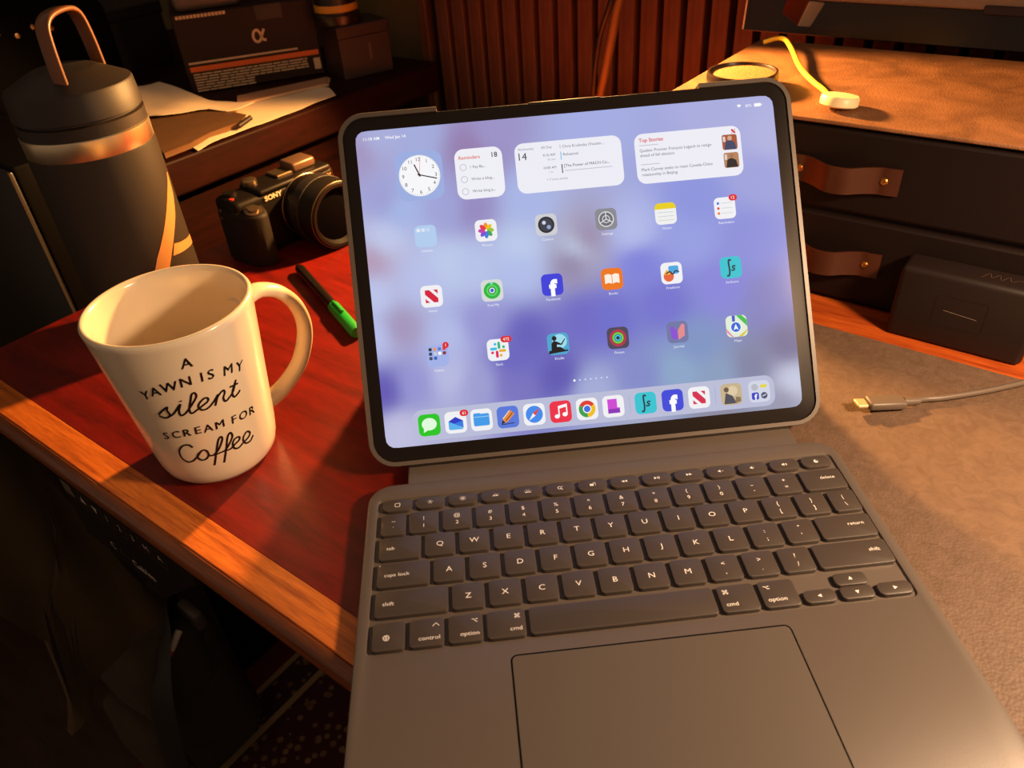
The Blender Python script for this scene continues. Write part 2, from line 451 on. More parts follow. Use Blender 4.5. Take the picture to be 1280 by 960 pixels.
# shallow dish with textured cork face
pk = thing('round_dish', 'small round dark dish with speckled tan inside on the drawer unit', 'dish', (0.166, 0.279, OZ))
bm = bmesh.new(); lathe(bm, [(0.026, 0), (0.0282, 0.002), (0.0284, 0.011), (0.0278, 0.0135), (0.0262, 0.0135), (0.0255, 0.0118), (0.0255, 0.0095), (0, 0.0095)], 56)
obj('rim', bm, mat('dark bakelite', '2a1a12', 0.35), pk, 40)
bm = bmesh.new(); lathe(bm, [(0.0254, 0.0095), (0.0254, 0.0112), (0, 0.0112)], 48)
obj('cork_inlay', bm, mat('speckled cork', 'b5803f', 0.8, noise=0.5, nscale=700, col2='6d4316', bump=0.6), pk)

# magnetic watch charger
zc = OZ
wc = thing('watch_charger', 'yellow-lit white watch charger puck with its cord on the drawer unit', 'charger', (0.2145, 0.2095, zc))
wh = mat('warm white silicone', 'e9d7a8', 0.4)
bm = bmesh.new(); lathe(bm, [(0.0125, 0), (0.0138, 0.001), (0.0138, 0.0062), (0.0128, 0.0075), (0, 0.0075)], 40)
obj('puck', bm, wh, wc, 40, loc=(0.001, -0.003, 0.0022), rot=(math.radians(-4), math.radians(7), 0))
P = [Vector(onz(*q, zc+0.006)) for q in ((1036, 119), (1030, 110), (1016, 98), (1000, 84), (988, 64), (980, 55), (970, 51), (955, 50))]
P = [p - Vector((0.2145, 0.2095, zc)) for p in P]
hz = [0.006, 0.0055, 0.005, 0.007, 0.010, 0.011, 0.009, 0.005]
for p, h in zip(P, hz): p.z = h-0.001
obj('cord', tube(bmesh.new(), spline(P, 6), 0.0021, 10), mat('lamplit yellow cord', 'e8c53a', 0.45), wc, 60)  # cord coloured yellow to carry the lamp light falling on it

# usb cable on the mat
cb = thing('usb_cable', 'dark grey charging cable with metal plug lying on the leather mat', 'cable', (0.186, 0.027, 0.0))
gp = mat('grey cable plastic', '5d5045', 0.45)
def cl(q, z): p = onz(*q, z); return p - Vector((0.186, 0.027, 0.0))
a = cl((1068, 505), 0.0065); b_ = cl((1083, 504), 0.0062); c_ = cl((1140, 501), 0.0045)
ang = math.atan2(c_.y-b_.y, c_.x-b_.x)
tip = nbox(-0.0075, 0, -0.0042, 0.0042, -0.0013, 0.0013, 0.0011, 3)
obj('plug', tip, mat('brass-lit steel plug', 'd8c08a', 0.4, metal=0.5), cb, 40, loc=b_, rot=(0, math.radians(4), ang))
hs = nbox(0, 0.026, -0.0058, 0.0058, -0.0031, 0.0031, 0.0022, 3)
o = obj('plug_housing', hs, gp, cb, 40, loc=b_, rot=(0, math.radians(4), ang))
obj('strain_relief', cyl(bmesh.new(), (0.0255, 0, 0), (0.036, 0, 0.0002), 0.0031, 16, 0.0024), gp, o, 50)
pts = [c_ + Vector((-0.004, 0, -0.0005))] + [cl(q, 0.0026) for q in ((1155, 499), (1180, 497), (1230, 489), (1280, 478), (1340, 462), (1420, 445))]
obj('cord', tube(bmesh.new(), spline(pts, 6), 0.0021, 12), gp, cb, 60)

# monitor standing behind the drawer unit: only its dark chin and the bottom of its grey frame show
mo = thing('monitor', 'monitor with black glossy chin and grey frame behind the drawer unit', 'monitor', D(0, 0.5, ZD), ROT)
tilt = math.radians(-8)
obj('chin', nbox(-0.133, 0.46, -0.002, 0.010, -0.0008, 0.030, 0.0008, 1), mat('black glossy chin', '190d0a', 0.22, spec=0.5), mo, loc=(0, 0, 0.1445-ZD), rot=(tilt, 0, 0))
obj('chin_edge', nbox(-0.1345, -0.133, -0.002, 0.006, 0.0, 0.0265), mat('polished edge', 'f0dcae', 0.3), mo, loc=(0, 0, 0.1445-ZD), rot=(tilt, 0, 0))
fr = obj('screen_frame', nbox(-0.130, 0.46, -0.012, 0.024, 0.030, 0.36, 0.003, 3), mat('grey frame', '9a8474', 0.5, bump=0.2, nscale=1200), mo, 40, loc=(0, 0, 0.1445-ZD), rot=(tilt, 0, 0))
obj('screen_panel', nbox(-0.12, 0.45, -0.0126, -0.011, 0.046, 0.35), mat('dark screen', '0b0808', 0.15), fr)
obj('frame_step', nbox(0.078, 0.46, -0.014, -0.010, 0.0265, 0.034, 0.001, 1), mat('dark step', '2c1c14', 0.5), fr)
obj('stand_post', nbox(0.15, 0.21, 0.026, 0.038, 0.006, 0.32, 0.002, 1), legm, mo)
obj('stand_foot', nbox(0.05, 0.31, -0.016, 0.030, 0.0, 0.008, 0.002, 1), legm, mo)
# small block clipped to the chin, pale at one end
ct = thing('clip_light', 'small dark brown block with a pale end clipped to the monitor chin', 'clip', D(-0.075, 0.4985, 0.1560), (0, 0, TH))
m3 = Matrix.Rotation(math.radians(20), 4, 'Y') @ Matrix.Rotation(math.radians(-32), 4, 'Z')
for nm, bb, mm_ in (('clip_body', (-0.022, 0.006, -0.010, 0.010, -0.002, 0.022), mat('dark brown plastic', '5a2a1a', 0.35)), ('clip_end', (0.006, 0.0075, -0.0098, 0.0098, -0.0018, 0.0218), mat('pale end', 'b8a490', 0.5))):
    o = obj(nm, nbox(*bb, 0.0008, 1), mm_, ct); o.matrix_local = m3

# =================================================================== LAMPS
def desk_lamp(label, base, head, aim, power, col, size, spot, height_bow=0.05):
    L = thing('desk_lamp', label, 'lamp', base)
    bm = bmesh.new(); lathe(bm, [(0.05, 0), (0.05, 0.008), (0.046, 0.011), (0.008, 0.013), (0.006, 0.02), (0, 0.02)], 40)
    obj('base', bm, mat('black lamp metal', '15100d', 0.35, metal=0.6), L, 40)
    b0 = Vector(base); hd = Vector(head)-b0
    return L, hd
def lamp_light(L, head_local, aim, power, col, radius, spot, shade_r, blend=0.35):
    ld = bpy.data.lights.new('lamp_glow', 'SPOT'); ld.energy = power; ld.color = col
    ld.shadow_soft_size = radius; ld.spot_size = math.radians(spot); ld.spot_blend = blend
    o = bpy.data.objects.new('lamp_glow', ld); COL.objects.link(o); o.parent = L
    q = Vector(aim).normalized().to_track_quat('-Z', 'Y')
    o.location = head_local; o.rotation_euler = q.to_euler()
    # dome-shaped shade behind the bulb, open towards the aim
    bm = bmesh.new(); pr = []
    for i in range(9):
        t = math.radians(90*i/8); pr.append((shade_r*math.sin(t) if i else 0.0, shade_r*0.9*math.cos(t)))
    lathe(bm, pr, 32, cap0=False, cap1=False)
    s = obj('lamp_shade', bm, mat('black lamp metal', '15100d', 0.35, metal=0.6), L, 40)
    s.location = Vector(head_local) - Vector(aim).normalized()*0.004; s.rotation_euler = q.to_euler()
    bm = bmesh.new(); lathe(bm, [(0, shade_r*0.35), (radius*0.6, shade_r*0.42), (radius*0.7, shade_r*0.6), (radius*0.4, shade_r*0.8), (0, shade_r*0.85)], 20)
    bu = obj('bulb', bm, mat('lit bulb', 'ffd9a0', 0.5, emit=6.0), L, 60)
    bu.location = s.location; bu.rotation_euler = q.to_euler()
    return o
# the lamp whose curved stem shows above the tablet
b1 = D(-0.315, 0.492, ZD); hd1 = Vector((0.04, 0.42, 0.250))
L1, h1 = desk_lamp('black gooseneck desk lamp with added light-streak stem between tablet and slatted wall', b1, hd1, None, 0, None, 0, 0)
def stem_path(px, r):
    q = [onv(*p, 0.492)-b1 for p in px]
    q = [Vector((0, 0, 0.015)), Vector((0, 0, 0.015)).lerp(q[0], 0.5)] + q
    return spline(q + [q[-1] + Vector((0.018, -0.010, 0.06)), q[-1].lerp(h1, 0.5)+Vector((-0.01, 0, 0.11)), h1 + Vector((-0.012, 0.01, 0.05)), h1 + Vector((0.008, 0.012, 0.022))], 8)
obj('stem', tube(bmesh.new(), stem_path([(749, 124), (757, 85), (765, 45), (774, 0)], 0), 0.0056, 14), mat('light-streak stem', '7a5f34', 0.5, metal=0.5), L1, 60)  # added tube; its gold stands in for the light streak on the slats
obj('cord', tube(bmesh.new(), [p + Vector((-0.004, -0.006, 0)) for p in stem_path([(744, 124), (747, 85), (754, 40), (767, 0)], 0)], 0.0030, 10), mat('black lamp cord', '1c1614', 0.3), L1, 60)
lamp_light(L1, h1, (-0.30, -0.65, -0.50), LAMP_BACK_POWER, (1.0, 0.48, 0.14), 0.016, 176, 0.03, 0.15)
# the lamp out of sight on the right that lights the mat and the keyboard
b2 = D(0.36, 0.40, OZ); hd2 = Vector((0.35, -0.20, 0.32))
L2, h2 = desk_lamp('black desk lamp standing on the right end of the drawer unit', b2, hd2, None, 0, None, 0, 0)
stem = [Vector((0, 0, 0.015)), Vector((0.01, 0.01, 0.2)), Vector((0.02, 0.01, 0.34)), h2.lerp(Vector((0.02, 0.01, 0.36)), 0.4)+Vector((0, 0, 0.05)), h2 + Vector((0.0, 0.02, 0.055))]
obj('stem', tube(bmesh.new(), spline(stem, 8), 0.005, 14), mat('dark stem metal', '2a2220', 0.25, metal=0.8), L2, 60)
lamp_light(L2, h2, (-0.30, 0.05, -1.0), LAMP_SIDE_POWER, (1.0, 0.64, 0.37), 0.035, 150, 0.055, 0.6)

# =================================================================== TABLET KEYBOARD CASE
MM = 0.001
TANG = 0.940223; TY = 0.013457; TZ = 0.019
case_m = mat('charcoal soft-touch case', '5b524b', 0.42, bump=0.03, nscale=1400)
case_d = mat('charcoal case edge', '4c443f', 0.5)
key_m = mat('charcoal key plastic', '453d38', 0.42)
leg_m = mat('key legend print', 'e8e0d6', 0.5, emit=0.12)
kb = thing('keyboard_case', 'charcoal tablet keyboard case with trackpad lying open on mat and desk', 'keyboard case')
ZT, ZW = 0.0068, 0.0054      # top of the deck and floor of the key well
outer = rrect(-0.1440, 0.1440, -0.232, -0.0065, 0.0150, 8)
well = rrect(-0.1385, 0.1385, -0.1268, -0.0185, 0.0035, 8)
bm = bmesh.new()
n = len(outer)
lo = [bm.verts.new((x, y, 0.0)) for x, y in inset_poly(outer, 0.001)]
l1 = [bm.verts.new((x, y, 0.0012)) for x, y in outer]
l2 = [bm.verts.new((x, y, ZT-0.0012)) for x, y in outer]
l3 = [bm.verts.new((x, y, ZT-0.0003)) for x, y in inset_poly(outer, 0.0004)]
l4 = [bm.verts.new((x, y, ZT)) for x, y in inset_poly(outer, 0.0014)]
l5 = [bm.verts.new((x, y, ZT)) for x, y in well]
l6 = [bm.verts.new((x, y, ZT-0.0002)) for x, y in inset_poly(well, 0.0004)]
l7 = [bm.verts.new((x, y, ZW)) for x, y in inset_poly(well, 0.0010)]
for a, b in zip((lo, l1, l2, l3, l4, l5, l6), (l1, l2, l3, l4, l5, l6, l7)):
    for i in range(n): bm.faces.new((a[i], a[(i+1) % n], b[(i+1) % n], b[i]))
bm.faces.new(list(reversed(lo))); bm.faces.new(l7)
obj('deck', bm, case_m, kb, 35)
# trackpad: a plate in a dark seam
tpo = rrect(-0.0680, 0.0690, -0.2240, -0.1342, 0.0035, 6)
obj('trackpad_seam', prism(bmesh.new(), tpo, ZT-0.0005, ZT+0.00006), mat('dark seam', '070504', 0.9, spec=0.05), kb)
obj('trackpad', prism(bmesh.new(), inset_poly(tpo, 0.0008), ZT-0.0004, ZT+0.00022, 0.0002), mat('trackpad surface', '585049', 0.42), kb)
# keys
def key(x0, x1, y0, y1, draw=None, r=0.0022, z1=0.0080, name='key'):
    bm = prism(bmesh.new(), rrect(x0*MM, x1*MM, y0*MM, y1*MM, r, 4), ZW-0.0001, z1, 0.0006)
    k = obj(name, bm, key_m, kb, 30)
    if draw:
        f = Flat(lay=1e-6, base=z1+0.00006); draw(f, (x0+x1)/2*MM, (y0+y1)/2*MM, x0*MM, x1*MM, y0*MM, y1*MM)
        if f.v: f.build('legend', k)
    return k
def one(c, s=3.3):
    return lambda f, cx, cy, *a: f.text(c, cx, cy-s*MM/2, s*MM, leg_m, sx=1.1)
def two(top, bot, s=2.7):
    def d(f, cx, cy, *a):
        f.text(top, cx, cy+1.2*MM, s*MM, leg_m); f.text(bot, cx, cy-4.3*MM, s*MM, leg_m)
    return d
def left(t): return lambda f, cx, cy, x0, x1, y0, y1: f.text(t, x0+4.2*MM, cy-1.2*MM, 2.3*MM, leg_m, 'l', sx=1.12)
def right(t): return lambda f, cx, cy, x0, x1, y0, y1: f.text(t, x1-5*MM, cy+0.2*MM, 2.2*MM, leg_m, 'r', sx=1.12)
def tri(f, x, y, s, a, m=None):
    f.poly([(x+s*math.cos(math.radians(a+t)), y+s*math.sin(math.radians(a+t))) for t in (0, 125, 235)], m or leg_m)
def cmd_sym(f, x, y, s):
    for dx in (-1, 1):
        for dy in (-1, 1): f.ring(x+dx*s*0.62, y+dy*s*0.62, s*0.42, s*0.2, leg_m, 10)
    f.stroke([(x-s*.62, y-s*.3), (x+s*.62, y-s*.3)], s*.2, leg_m); f.stroke([(x-s*.62, y+s*.3), (x+s*.62, y+s*.3)], s*.2, leg_m)
    f.stroke([(x-s*.3, y-s*.62), (x-s*.3, y+s*.62)], s*.2, leg_m); f.stroke([(x+s*.3, y-s*.62), (x+s*.3, y+s*.62)], s*.2, leg_m)
def opt_sym(f, x, y, s):
    f.stroke([(x-s, y+s*.5), (x-s*.35, y+s*.5), (x+s*.35, y-s*.5), (x+s, y-s*.5)], s*.25, leg_m); f.stroke([(x+s*.2, y+s*.5), (x+s, y+s*.5)], s*.25, leg_m)
# function row symbols
def sq(f, cx, cy, *a):
    s = 1.4*MM
    f.stroke([(cx-s, cy-s), (cx-s, cy+s)], .35*MM, leg_m); f.stroke([(cx+s, cy-s), (cx+s, cy+s)], .35*MM, leg_m)
    f.stroke([(cx-s, cy-s), (cx+s, cy-s)], .35*MM, leg_m); f.stroke([(cx-s, cy+s), (cx+s, cy+s)], .35*MM, leg_m)
def sun(r, rays):
    def d(f, cx, cy, *a):
        f.ring(cx, cy, r*MM, .4*MM, leg_m, 14)
        for i in range(rays):
            t = 2*math.pi*i/rays; f.stroke([(cx+(r+.4)*MM*math.cos(t), cy+(r+.4)*MM*math.sin(t)), (cx+(r+1)*MM*math.cos(t), cy+(r+1)*MM*math.sin(t))], .3*MM, leg_m)
    return d
def glow(dots):
    def d(f, cx, cy, *a):
        f.stroke([(cx-1.8*MM, cy-.8*MM), (cx+1.8*MM, cy-.8*MM)], .45*MM, leg_m)
        f.ring(cx, cy-.5*MM, 1.1*MM, .3*MM, leg_m, 10, 0, 180)
        for i in range(dots):
            t = math.radians(30+120*i/max(1, dots-1)); f.disc(cx+2.1*MM*math.cos(t), cy-.5*MM+2.1*MM*math.sin(t), .22*MM, leg_m, n=8)
    return d
def magn(f, cx, cy, *a):
    f.ring(cx-.4*MM, cy+.2*MM, 1.2*MM, .35*MM, leg_m, 14); f.stroke([(cx+.4*MM, cy-.6*MM), (cx+1.5*MM, cy-1.5*MM)], .4*MM, leg_m); f.stroke([(cx+.9*MM, cy+1*MM), (cx+1.7*MM, cy+1*MM)], .35*MM, leg_m)
def snap(f, cx, cy, *a):
    f.rr(cx-.6*MM, cy-.2*MM, 2.0*MM, 1.7*MM, .3*MM, leg_m)
    for dx in (-1, 1): f.stroke([(cx+(1.1+dx*.6)*MM, cy+1.4*MM), (cx+(1.1+dx*.6)*MM, cy-.9*MM)], .25*MM, leg_m)
    f.stroke([(cx+.5*MM, cy+1.4*MM), (cx+1.8*MM, cy+1.4*MM)], .25*MM, leg_m)
def rew(f, cx, cy, *a): tri(f, cx-.9*MM, cy, 1.1*MM, 180); tri(f, cx+.9*MM, cy, 1.1*MM, 180)
def fwd(f, cx, cy, *a): tri(f, cx-.9*MM, cy, 1.1*MM, 0); tri(f, cx+.9*MM, cy, 1.1*MM, 0)
def play(f, cx, cy, *a):
    tri(f, cx-.9*MM, cy, 1.2*MM, 0); f.stroke([(cx+.7*MM, cy-1*MM), (cx+.7*MM, cy+1*MM)], .4*MM, leg_m); f.stroke([(cx+1.5*MM, cy-1*MM), (cx+1.5*MM, cy+1*MM)], .4*MM, leg_m)
def vol(k):
    def d(f, cx, cy, *a):
        f.poly([(cx-1.6*MM, cy-.4*MM), (cx-1.0*MM, cy-.4*MM), (cx-.1*MM, cy-1.2*MM), (cx-.1*MM, cy+1.2*MM), (cx-1.0*MM, cy+.4*MM), (cx-1.6*MM, cy+.4*MM)], leg_m)
        for i in range(k): f.ring(cx-.1*MM, cy, (.9+.7*i)*MM, .3*MM, leg_m, 6, -45, 45)
        if k == 0: f.stroke([(cx+.6*MM, cy), (cx+1.6*MM, cy)], .3*MM, leg_m)
    return d
def moon(f, cx, cy, *a):
    pts = [(cx+1.4*MM*math.cos(math.radians(t)), cy+1.4*MM*math.sin(math.radians(t))) for t in range(80, 371, 20)]
    pts += [(cx+.75*MM+1.25*MM*math.cos(math.radians(t)), cy+.65*MM+1.25*MM*math.sin(math.radians(t))) for t in range(300, 139, -20)]
    f.poly(pts, leg_m)
fn = [sq, sun(.6, 6), sun(.9, 8), glow(1), glow(4), magn, snap, rew, play, fwd, vol(0), vol(1), vol(2), moon]
for i, d in enumerate(fn): key(-134.7+19.42*i, -134.7+19.42*i+17.7, -30.3, -21.0, d, 0.0040)
RY = {1: -41.1, 2: -59.0, 3: -77.9, 4: -96.8, 5: -116.6}; HH = 8.15
def row(r, xs, draws):
    for (a, b), d in zip(xs, draws): key(a, b, RY[r]-HH, RY[r]+HH, d)
num = [('!','1'),('@','2'),('#','3'),('$','4'),('%','5'),('^','6'),('&','7'),('*','8'),('(','9'),(')','0'),('_','-'),('+','=')]
row(1, [(-134.9, -120.5)]+[(-118.7+19.26*i, -118.7+19.26*i+17.1) for i in range(12)]+[(112.2, 136.7)], [two('~', '`')]+[two(*k) for k in num]+[right('delete')])
row(2, [(-135.1, -111.6)]+[(-101.0+19.26*i-8.55, -101.0+19.26*i+8.55) for i in range(12)]+[(121.4, 136.9)], [left('tab')]+[one(c) for c in 'QWERTYUIOP']+[two('{', '['), two('}', ']'), two('|', '\\')])
row(3, [(-135.3, -106.6)]+[(-96.2+19.26*i-8.55, -96.2+19.26*i+8.55) for i in range(11)]+[(106.6, 137.0)], [left('caps lock')]+[one(c) for c in 'ASDFGHJKL']+[two(':', ';'), two('"', "'"), right('return')])
row(4, [(-135.4, -97.0)]+[(-86.6+19.26*i-8.55, -86.6+19.26*i+8.55) for i in range(10)]+[(97.2, 137.1)], [left('shift')]+[one(c) for c in 'ZXCVBNM']+[two('<', ','), two('>', '.'), two('?', '/'), right('shift')])
def globe(f, cx, cy, *a):
    f.ring(cx-1*MM, cy-1*MM, 1.7*MM, .35*MM, leg_m, 18)
    for k in (-.9, 0, .9): f.stroke([(cx-1*MM-1.5*MM*math.cos(k), cy-1*MM+k*MM), (cx-1*MM+1.5*MM*math.cos(k), cy-1*MM+k*MM)], .3*MM, leg_m)
    f.stroke([(cx-1*MM, cy-2.6*MM), (cx-1*MM, cy+.6*MM)], .3*MM, leg_m)
def mod(t, sym, side):
    def d(f, cx, cy, x0, x1, y0, y1):
        if side > 0: f.text(t, x1-2.0*MM, y0+3.6*MM, 2.3*MM, leg_m, 'r', sx=1.12); sx = x1-4*MM
        else: f.text(t, x0+2.6*MM, y0+3.6*MM, 2.3*MM, leg_m, 'l', sx=1.12); sx = x0+4*MM
        sy = y1-4.2*MM
        if sym == 'ctl': f.stroke([(sx-1.7*MM, sy-.9*MM), (sx, sy+.9*MM), (sx+1.7*MM, sy-.9*MM)], .4*MM, leg_m)
        elif sym == 'opt': opt_sym(f, sx, sy, 1.5*MM)
        else: cmd_sym(f, sx, sy, 1.35*MM)
    return d
row(5, [(-135.6, -119.0), (-116.9, -99.5), (-97.4, -80.0), (-78.2, -58.6), (-56.8, 37.6), (39.6, 58.9), (60.9, 79.4)],
    [globe, mod('control', 'ctl', 1), mod('option', 'opt', 1), mod('cmd', 'cmd', 1), None, mod('cmd', 'cmd', -1), mod('option', 'opt', -1)])
def arrow(a): return lambda f, cx, cy, *k: tri(f, cx, cy, 1.25*MM, a)
key(81.3, 97.8, -124.7, -116.9, arrow(180), 0.0030); key(119.2, 136.6, -124.7, -116.9, arrow(0), 0.0030)
key(100.2, 117.0, -116.3, -108.6, arrow(90), 0.0024); key(100.2, 117.0, -124.7, -117.0, arrow(270), 0.0024)
f = Flat(lay=1e-6, base=0.00805); f.disc(-0.1338, -0.0712, .3*MM, leg_m, n=8); f.build('caps_light', kb)
# flap that joins the keyboard to the tablet, and the bar the tablet clips to
obj('hinge_flap', nbox(-0.1205, 0.1235, -0.0085, 0.0200, 0.0042, 0.0062, 0.0008, 2), case_m, kb)
bm = nbox(-0.1210, 0.1240, -0.003, 0.0045, -0.0028, 0.0028, 0.0018, 3)
obj('clip_bar', bm, case_d, kb, 40, loc=(0, 0.0105, 0.0088), rot=(math.radians(12), 0, 0))
# shell that carries the tablet (same frame as the display)
TP = Matrix.Translation((0, TY, TZ)) @ Matrix.Rotation(TANG, 4, 'X')
SX0, SX1, SY0, SY1 = -0.1432, 0.1440, -0.0118, 0.2100
out = rrect(SX0, SX1, SY0, SY1, 0.0165, 9)
bm = bmesh.new(); prism(bm, rrect(SX0, SX1, SY0, SY1-0.0034, 0.0165, 9), -0.0095, -0.0045)
# raised lip, open along the middle of the top edge
inn = inset_poly(out, 0.0030)
top_r = [(0.0862, SY1)]; top_l = [(-0.0803, SY1)]
path_o = top_l + out[10:20] + out[20:30] + out[30:40] + out[0:10] + top_r
inn_o = [(-0.0803, SY1-0.003)] + inn[10:20] + inn[20:30] + inn[30:40] + inn[0:10] + [(0.0862, SY1-0.003)]
rows = []
for (xo, yo), (xi, yi) in zip(path_o, inn_o):
    mxp = (xo*0.85+xi*0.15, yo*0.85+yi*0.15)
    rows.append([bm.verts.new((xo, yo, -0.0094)), bm.verts.new((xo, yo, 0.0004)), bm.verts.new((*mxp, 0.0012)), bm.verts.new((xi, yi, 0.0012)), bm.verts.new((xi, yi, -0.0094))])
for a, b in zip(rows, rows[1:]):
    for i in range(5): bm.faces.new((a[i], a[(i+1) % 5], b[(i+1) % 5], b[i]))
bm.faces.new(rows[0]); bm.faces.new(list(reversed(rows[-1])))
# thin wall across the notch
box(bm, -0.0803, 0.0862, SY1-0.0034, SY1-0.0026, -0.0055, -0.0012)
shell = obj('tablet_shell', bm, case_m, kb, 35); shell.matrix_local = TP
# kickstand flap from the back of the shell down to the desk
pa = TP @ Vector((0, 0.105, -0.0098)); yb = 0.165
bm = bmesh.new()
q = [Vector((-0.13, pa.y, pa.z)), Vector((0.13, pa.y, pa.z)), Vector((0.13, yb, 0.0005)), Vector((-0.13, yb, 0.0005))]
nn = (q[1]-q[0]).cross(q[3]-q[0]).normalized()*0.002
A = [bm.verts.new(p) for p in q]; B = [bm.verts.new(p+nn) for p in q]
bm.faces.new(A); bm.faces.new(list(reversed(B)))
for i in range(4): bm.faces.new((A[i], B[i], B[(i+1) % 4], A[(i+1) % 4]))
obj('kickstand', bm, case_d, kb)

# =================================================================== TABLET
tb = thing('tablet', 'large tablet with lit blue home screen of app icons leaning in the keyboard case', 'tablet', (0, TY, TZ), (TANG, 0, 0))
obj('glass_body', prism(bmesh.new(), rrect(-0.1402, 0.1410, -0.0088, 0.2070, 0.0135, 9), -0.0045, 0.0, 0.0006), mat('black bezel glass', '1a1513', 0.45, spec=0.22), tb, 30)
obj('pencil_strip', nbox(-0.0225, 0.0232, 0.2052, 0.2074, -0.0036, 0.0006, 0.0003, 1), mat('black strip', '17100f', 0.35), tb)
# display with soft, blurred wallpaper
WALL = [(450,190,165,150,195),(470,175,172,178,225),(520,170,165,175,225),(590,185,150,125,175),(610,170,158,150,205),(740,160,165,175,230),(900,150,172,176,226),(960,170,180,182,228),
(500,260,165,185,235),(560,262,160,165,220),(590,262,150,138,195),(480,300,195,205,240),(465,325,182,155,185),(660,250,170,185,235),(720,310,200,215,240),(790,290,180,190,238),(870,250,140,150,225),(950,220,160,165,225),(715,325,140,122,160),(730,300,150,130,165),
(650,335,178,192,238),(590,335,185,198,238),(560,330,190,205,240),(500,410,165,150,190),(560,420,180,190,235),(600,405,150,150,215),(660,420,100,95,190),(700,470,92,86,182),(640,450,105,100,195),(730,400,110,106,200),(760,400,108,110,208),(800,330,125,130,222),(900,360,135,135,222),
(960,380,132,132,195),(985,430,122,117,155),(870,430,125,150,200),(850,465,140,170,205),(900,470,138,160,195),(940,460,128,132,165),(992,478,205,210,235),(480,490,95,86,182),(520,480,150,150,215),(560,470,185,190,230),(600,480,160,160,215),(500,540,195,195,228),(640,480,120,115,195),(740,487,165,175,220),(800,470,130,140,205),(940,300,140,145,222),(860,300,150,160,230),(980,500,150,150,175),(900,520,140,140,165),(800,530,165,170,200),(560,545,180,180,215),(465,370,190,200,240),(530,350,185,195,238),(650,310,190,205,240),(830,380,115,115,210),(470,420,185,195,240),(480,250,160,160,215)]
Rm = Matrix.Rotation(TANG, 3, 'X'); O_ = Vector((0, TY, TZ)); Nn = Rm @ Vector((0, 0, 1))
def onscr(x, y):
    r = ray(x, y); t = (O_-CAMLOC).dot(Nn)/r.dot(Nn); p = CAMLOC+r*t-O_
    return p.x, p.y*math.cos(TANG)+p.z*math.sin(TANG)
WP = [(onscr(a, b), srgb((c/255, d/255, e/255))[:3]) for a, b, c, d, e in WALL]
def wallcol(x, y):
    s = [0, 0, 0]; ws = 0
    for (px, py), c in WP:
        d2 = ((x-px)**2+(y-py)**2)*1e6+70; w = d2**-2
        ws += w; s = [s[i]+c[i]*w for i in range(3)]
    return [v/ws for v in s]
DW, DH = 0.2648, 0.1986
nx, ny = 66, 50
outl = rrect(-DW/2, DW/2, 0, DH, 0.0062, 6)
bm = bmesh.new()
cl_ = bm.loops.layers.float_color.new('wallpaper')
gv = [[bm.verts.new((-DW/2+DW*i/nx, DH*j/ny, 0.0001)) for i in range(nx+1)] for j in range(ny+1)]
# pull the corner vertices in to round the display
R0_ = 0.0062
for rw in gv:
    for v in rw:
        cx = max(-DW/2+R0_, min(DW/2-R0_, v.co.x)); cy = max(R0_, min(DH-R0_, v.co.y))
        d = Vector((v.co.x-cx, v.co.y-cy))
        if abs(d.x) > 0 and abs(d.y) > 0:
            m_ = max(abs(d.x), abs(d.y)); d2 = d.normalized()*m_; v.co.x = cx+d2.x; v.co.y = cy+d2.y
for j in range(ny):
    for i in range(nx):
        fc = bm.faces.new((gv[j][i], gv[j][i+1], gv[j+1][i+1], gv[j+1][i]))
        for lp in fc.loops: lp[cl_] = (*wallcol(lp.vert.co.x, lp.vert.co.y), 1)
wm = bpy.data.materials.new('lit wallpaper'); wm.use_nodes = True
b = wm.node_tree.nodes['Principled BSDF']; at = wm.node_tree.nodes.new('ShaderNodeVertexColor'); at.layer_name = 'wallpaper'
wm.node_tree.links.new(at.outputs[0], b.inputs['Emission Color']); b.inputs['Emission Strength'].default_value = SCREEN
b.inputs['Base Color'].default_value = (0.01, 0.01, 0.012, 1); b.inputs['Roughness'].default_value = 0.12
disp = obj('display', bm, wm, tb)

S = screen_mat
def icon(name='app_icon'): return Flat(lay=2.5e-5, base=0.00012)
IS = 13.6*MM; IR = 3.1*MM
W_ = 'f4f4f8'
def sq_icon(x, y, c): f = icon(); f.rr(x, y, IS, IS, IR, S(c)); return f
def cap(f, x, y, t): f.text(t, x, y-9.9*MM, 1.55*MM, S('eef0fb'), sx=1.05); return f
def badge(f, x, y, t):
    w = (3.9+1.5*(len(t)-1))*MM
    f.rr(x+5.6*MM, y+6.2*MM, w, 4.0*MM, 2*MM, S('e0202c')); f.text(t, x+5.6*MM, y+5.3*MM, 1.9*MM, S('ffffff'))
def done(f, name='app_icon'): f.build(name, disp)
CX = [(-94.9+38.0*i)*MM for i in range(6)]; CY = [130.0*MM, 92.2*MM, 54.8*MM]
m = MM
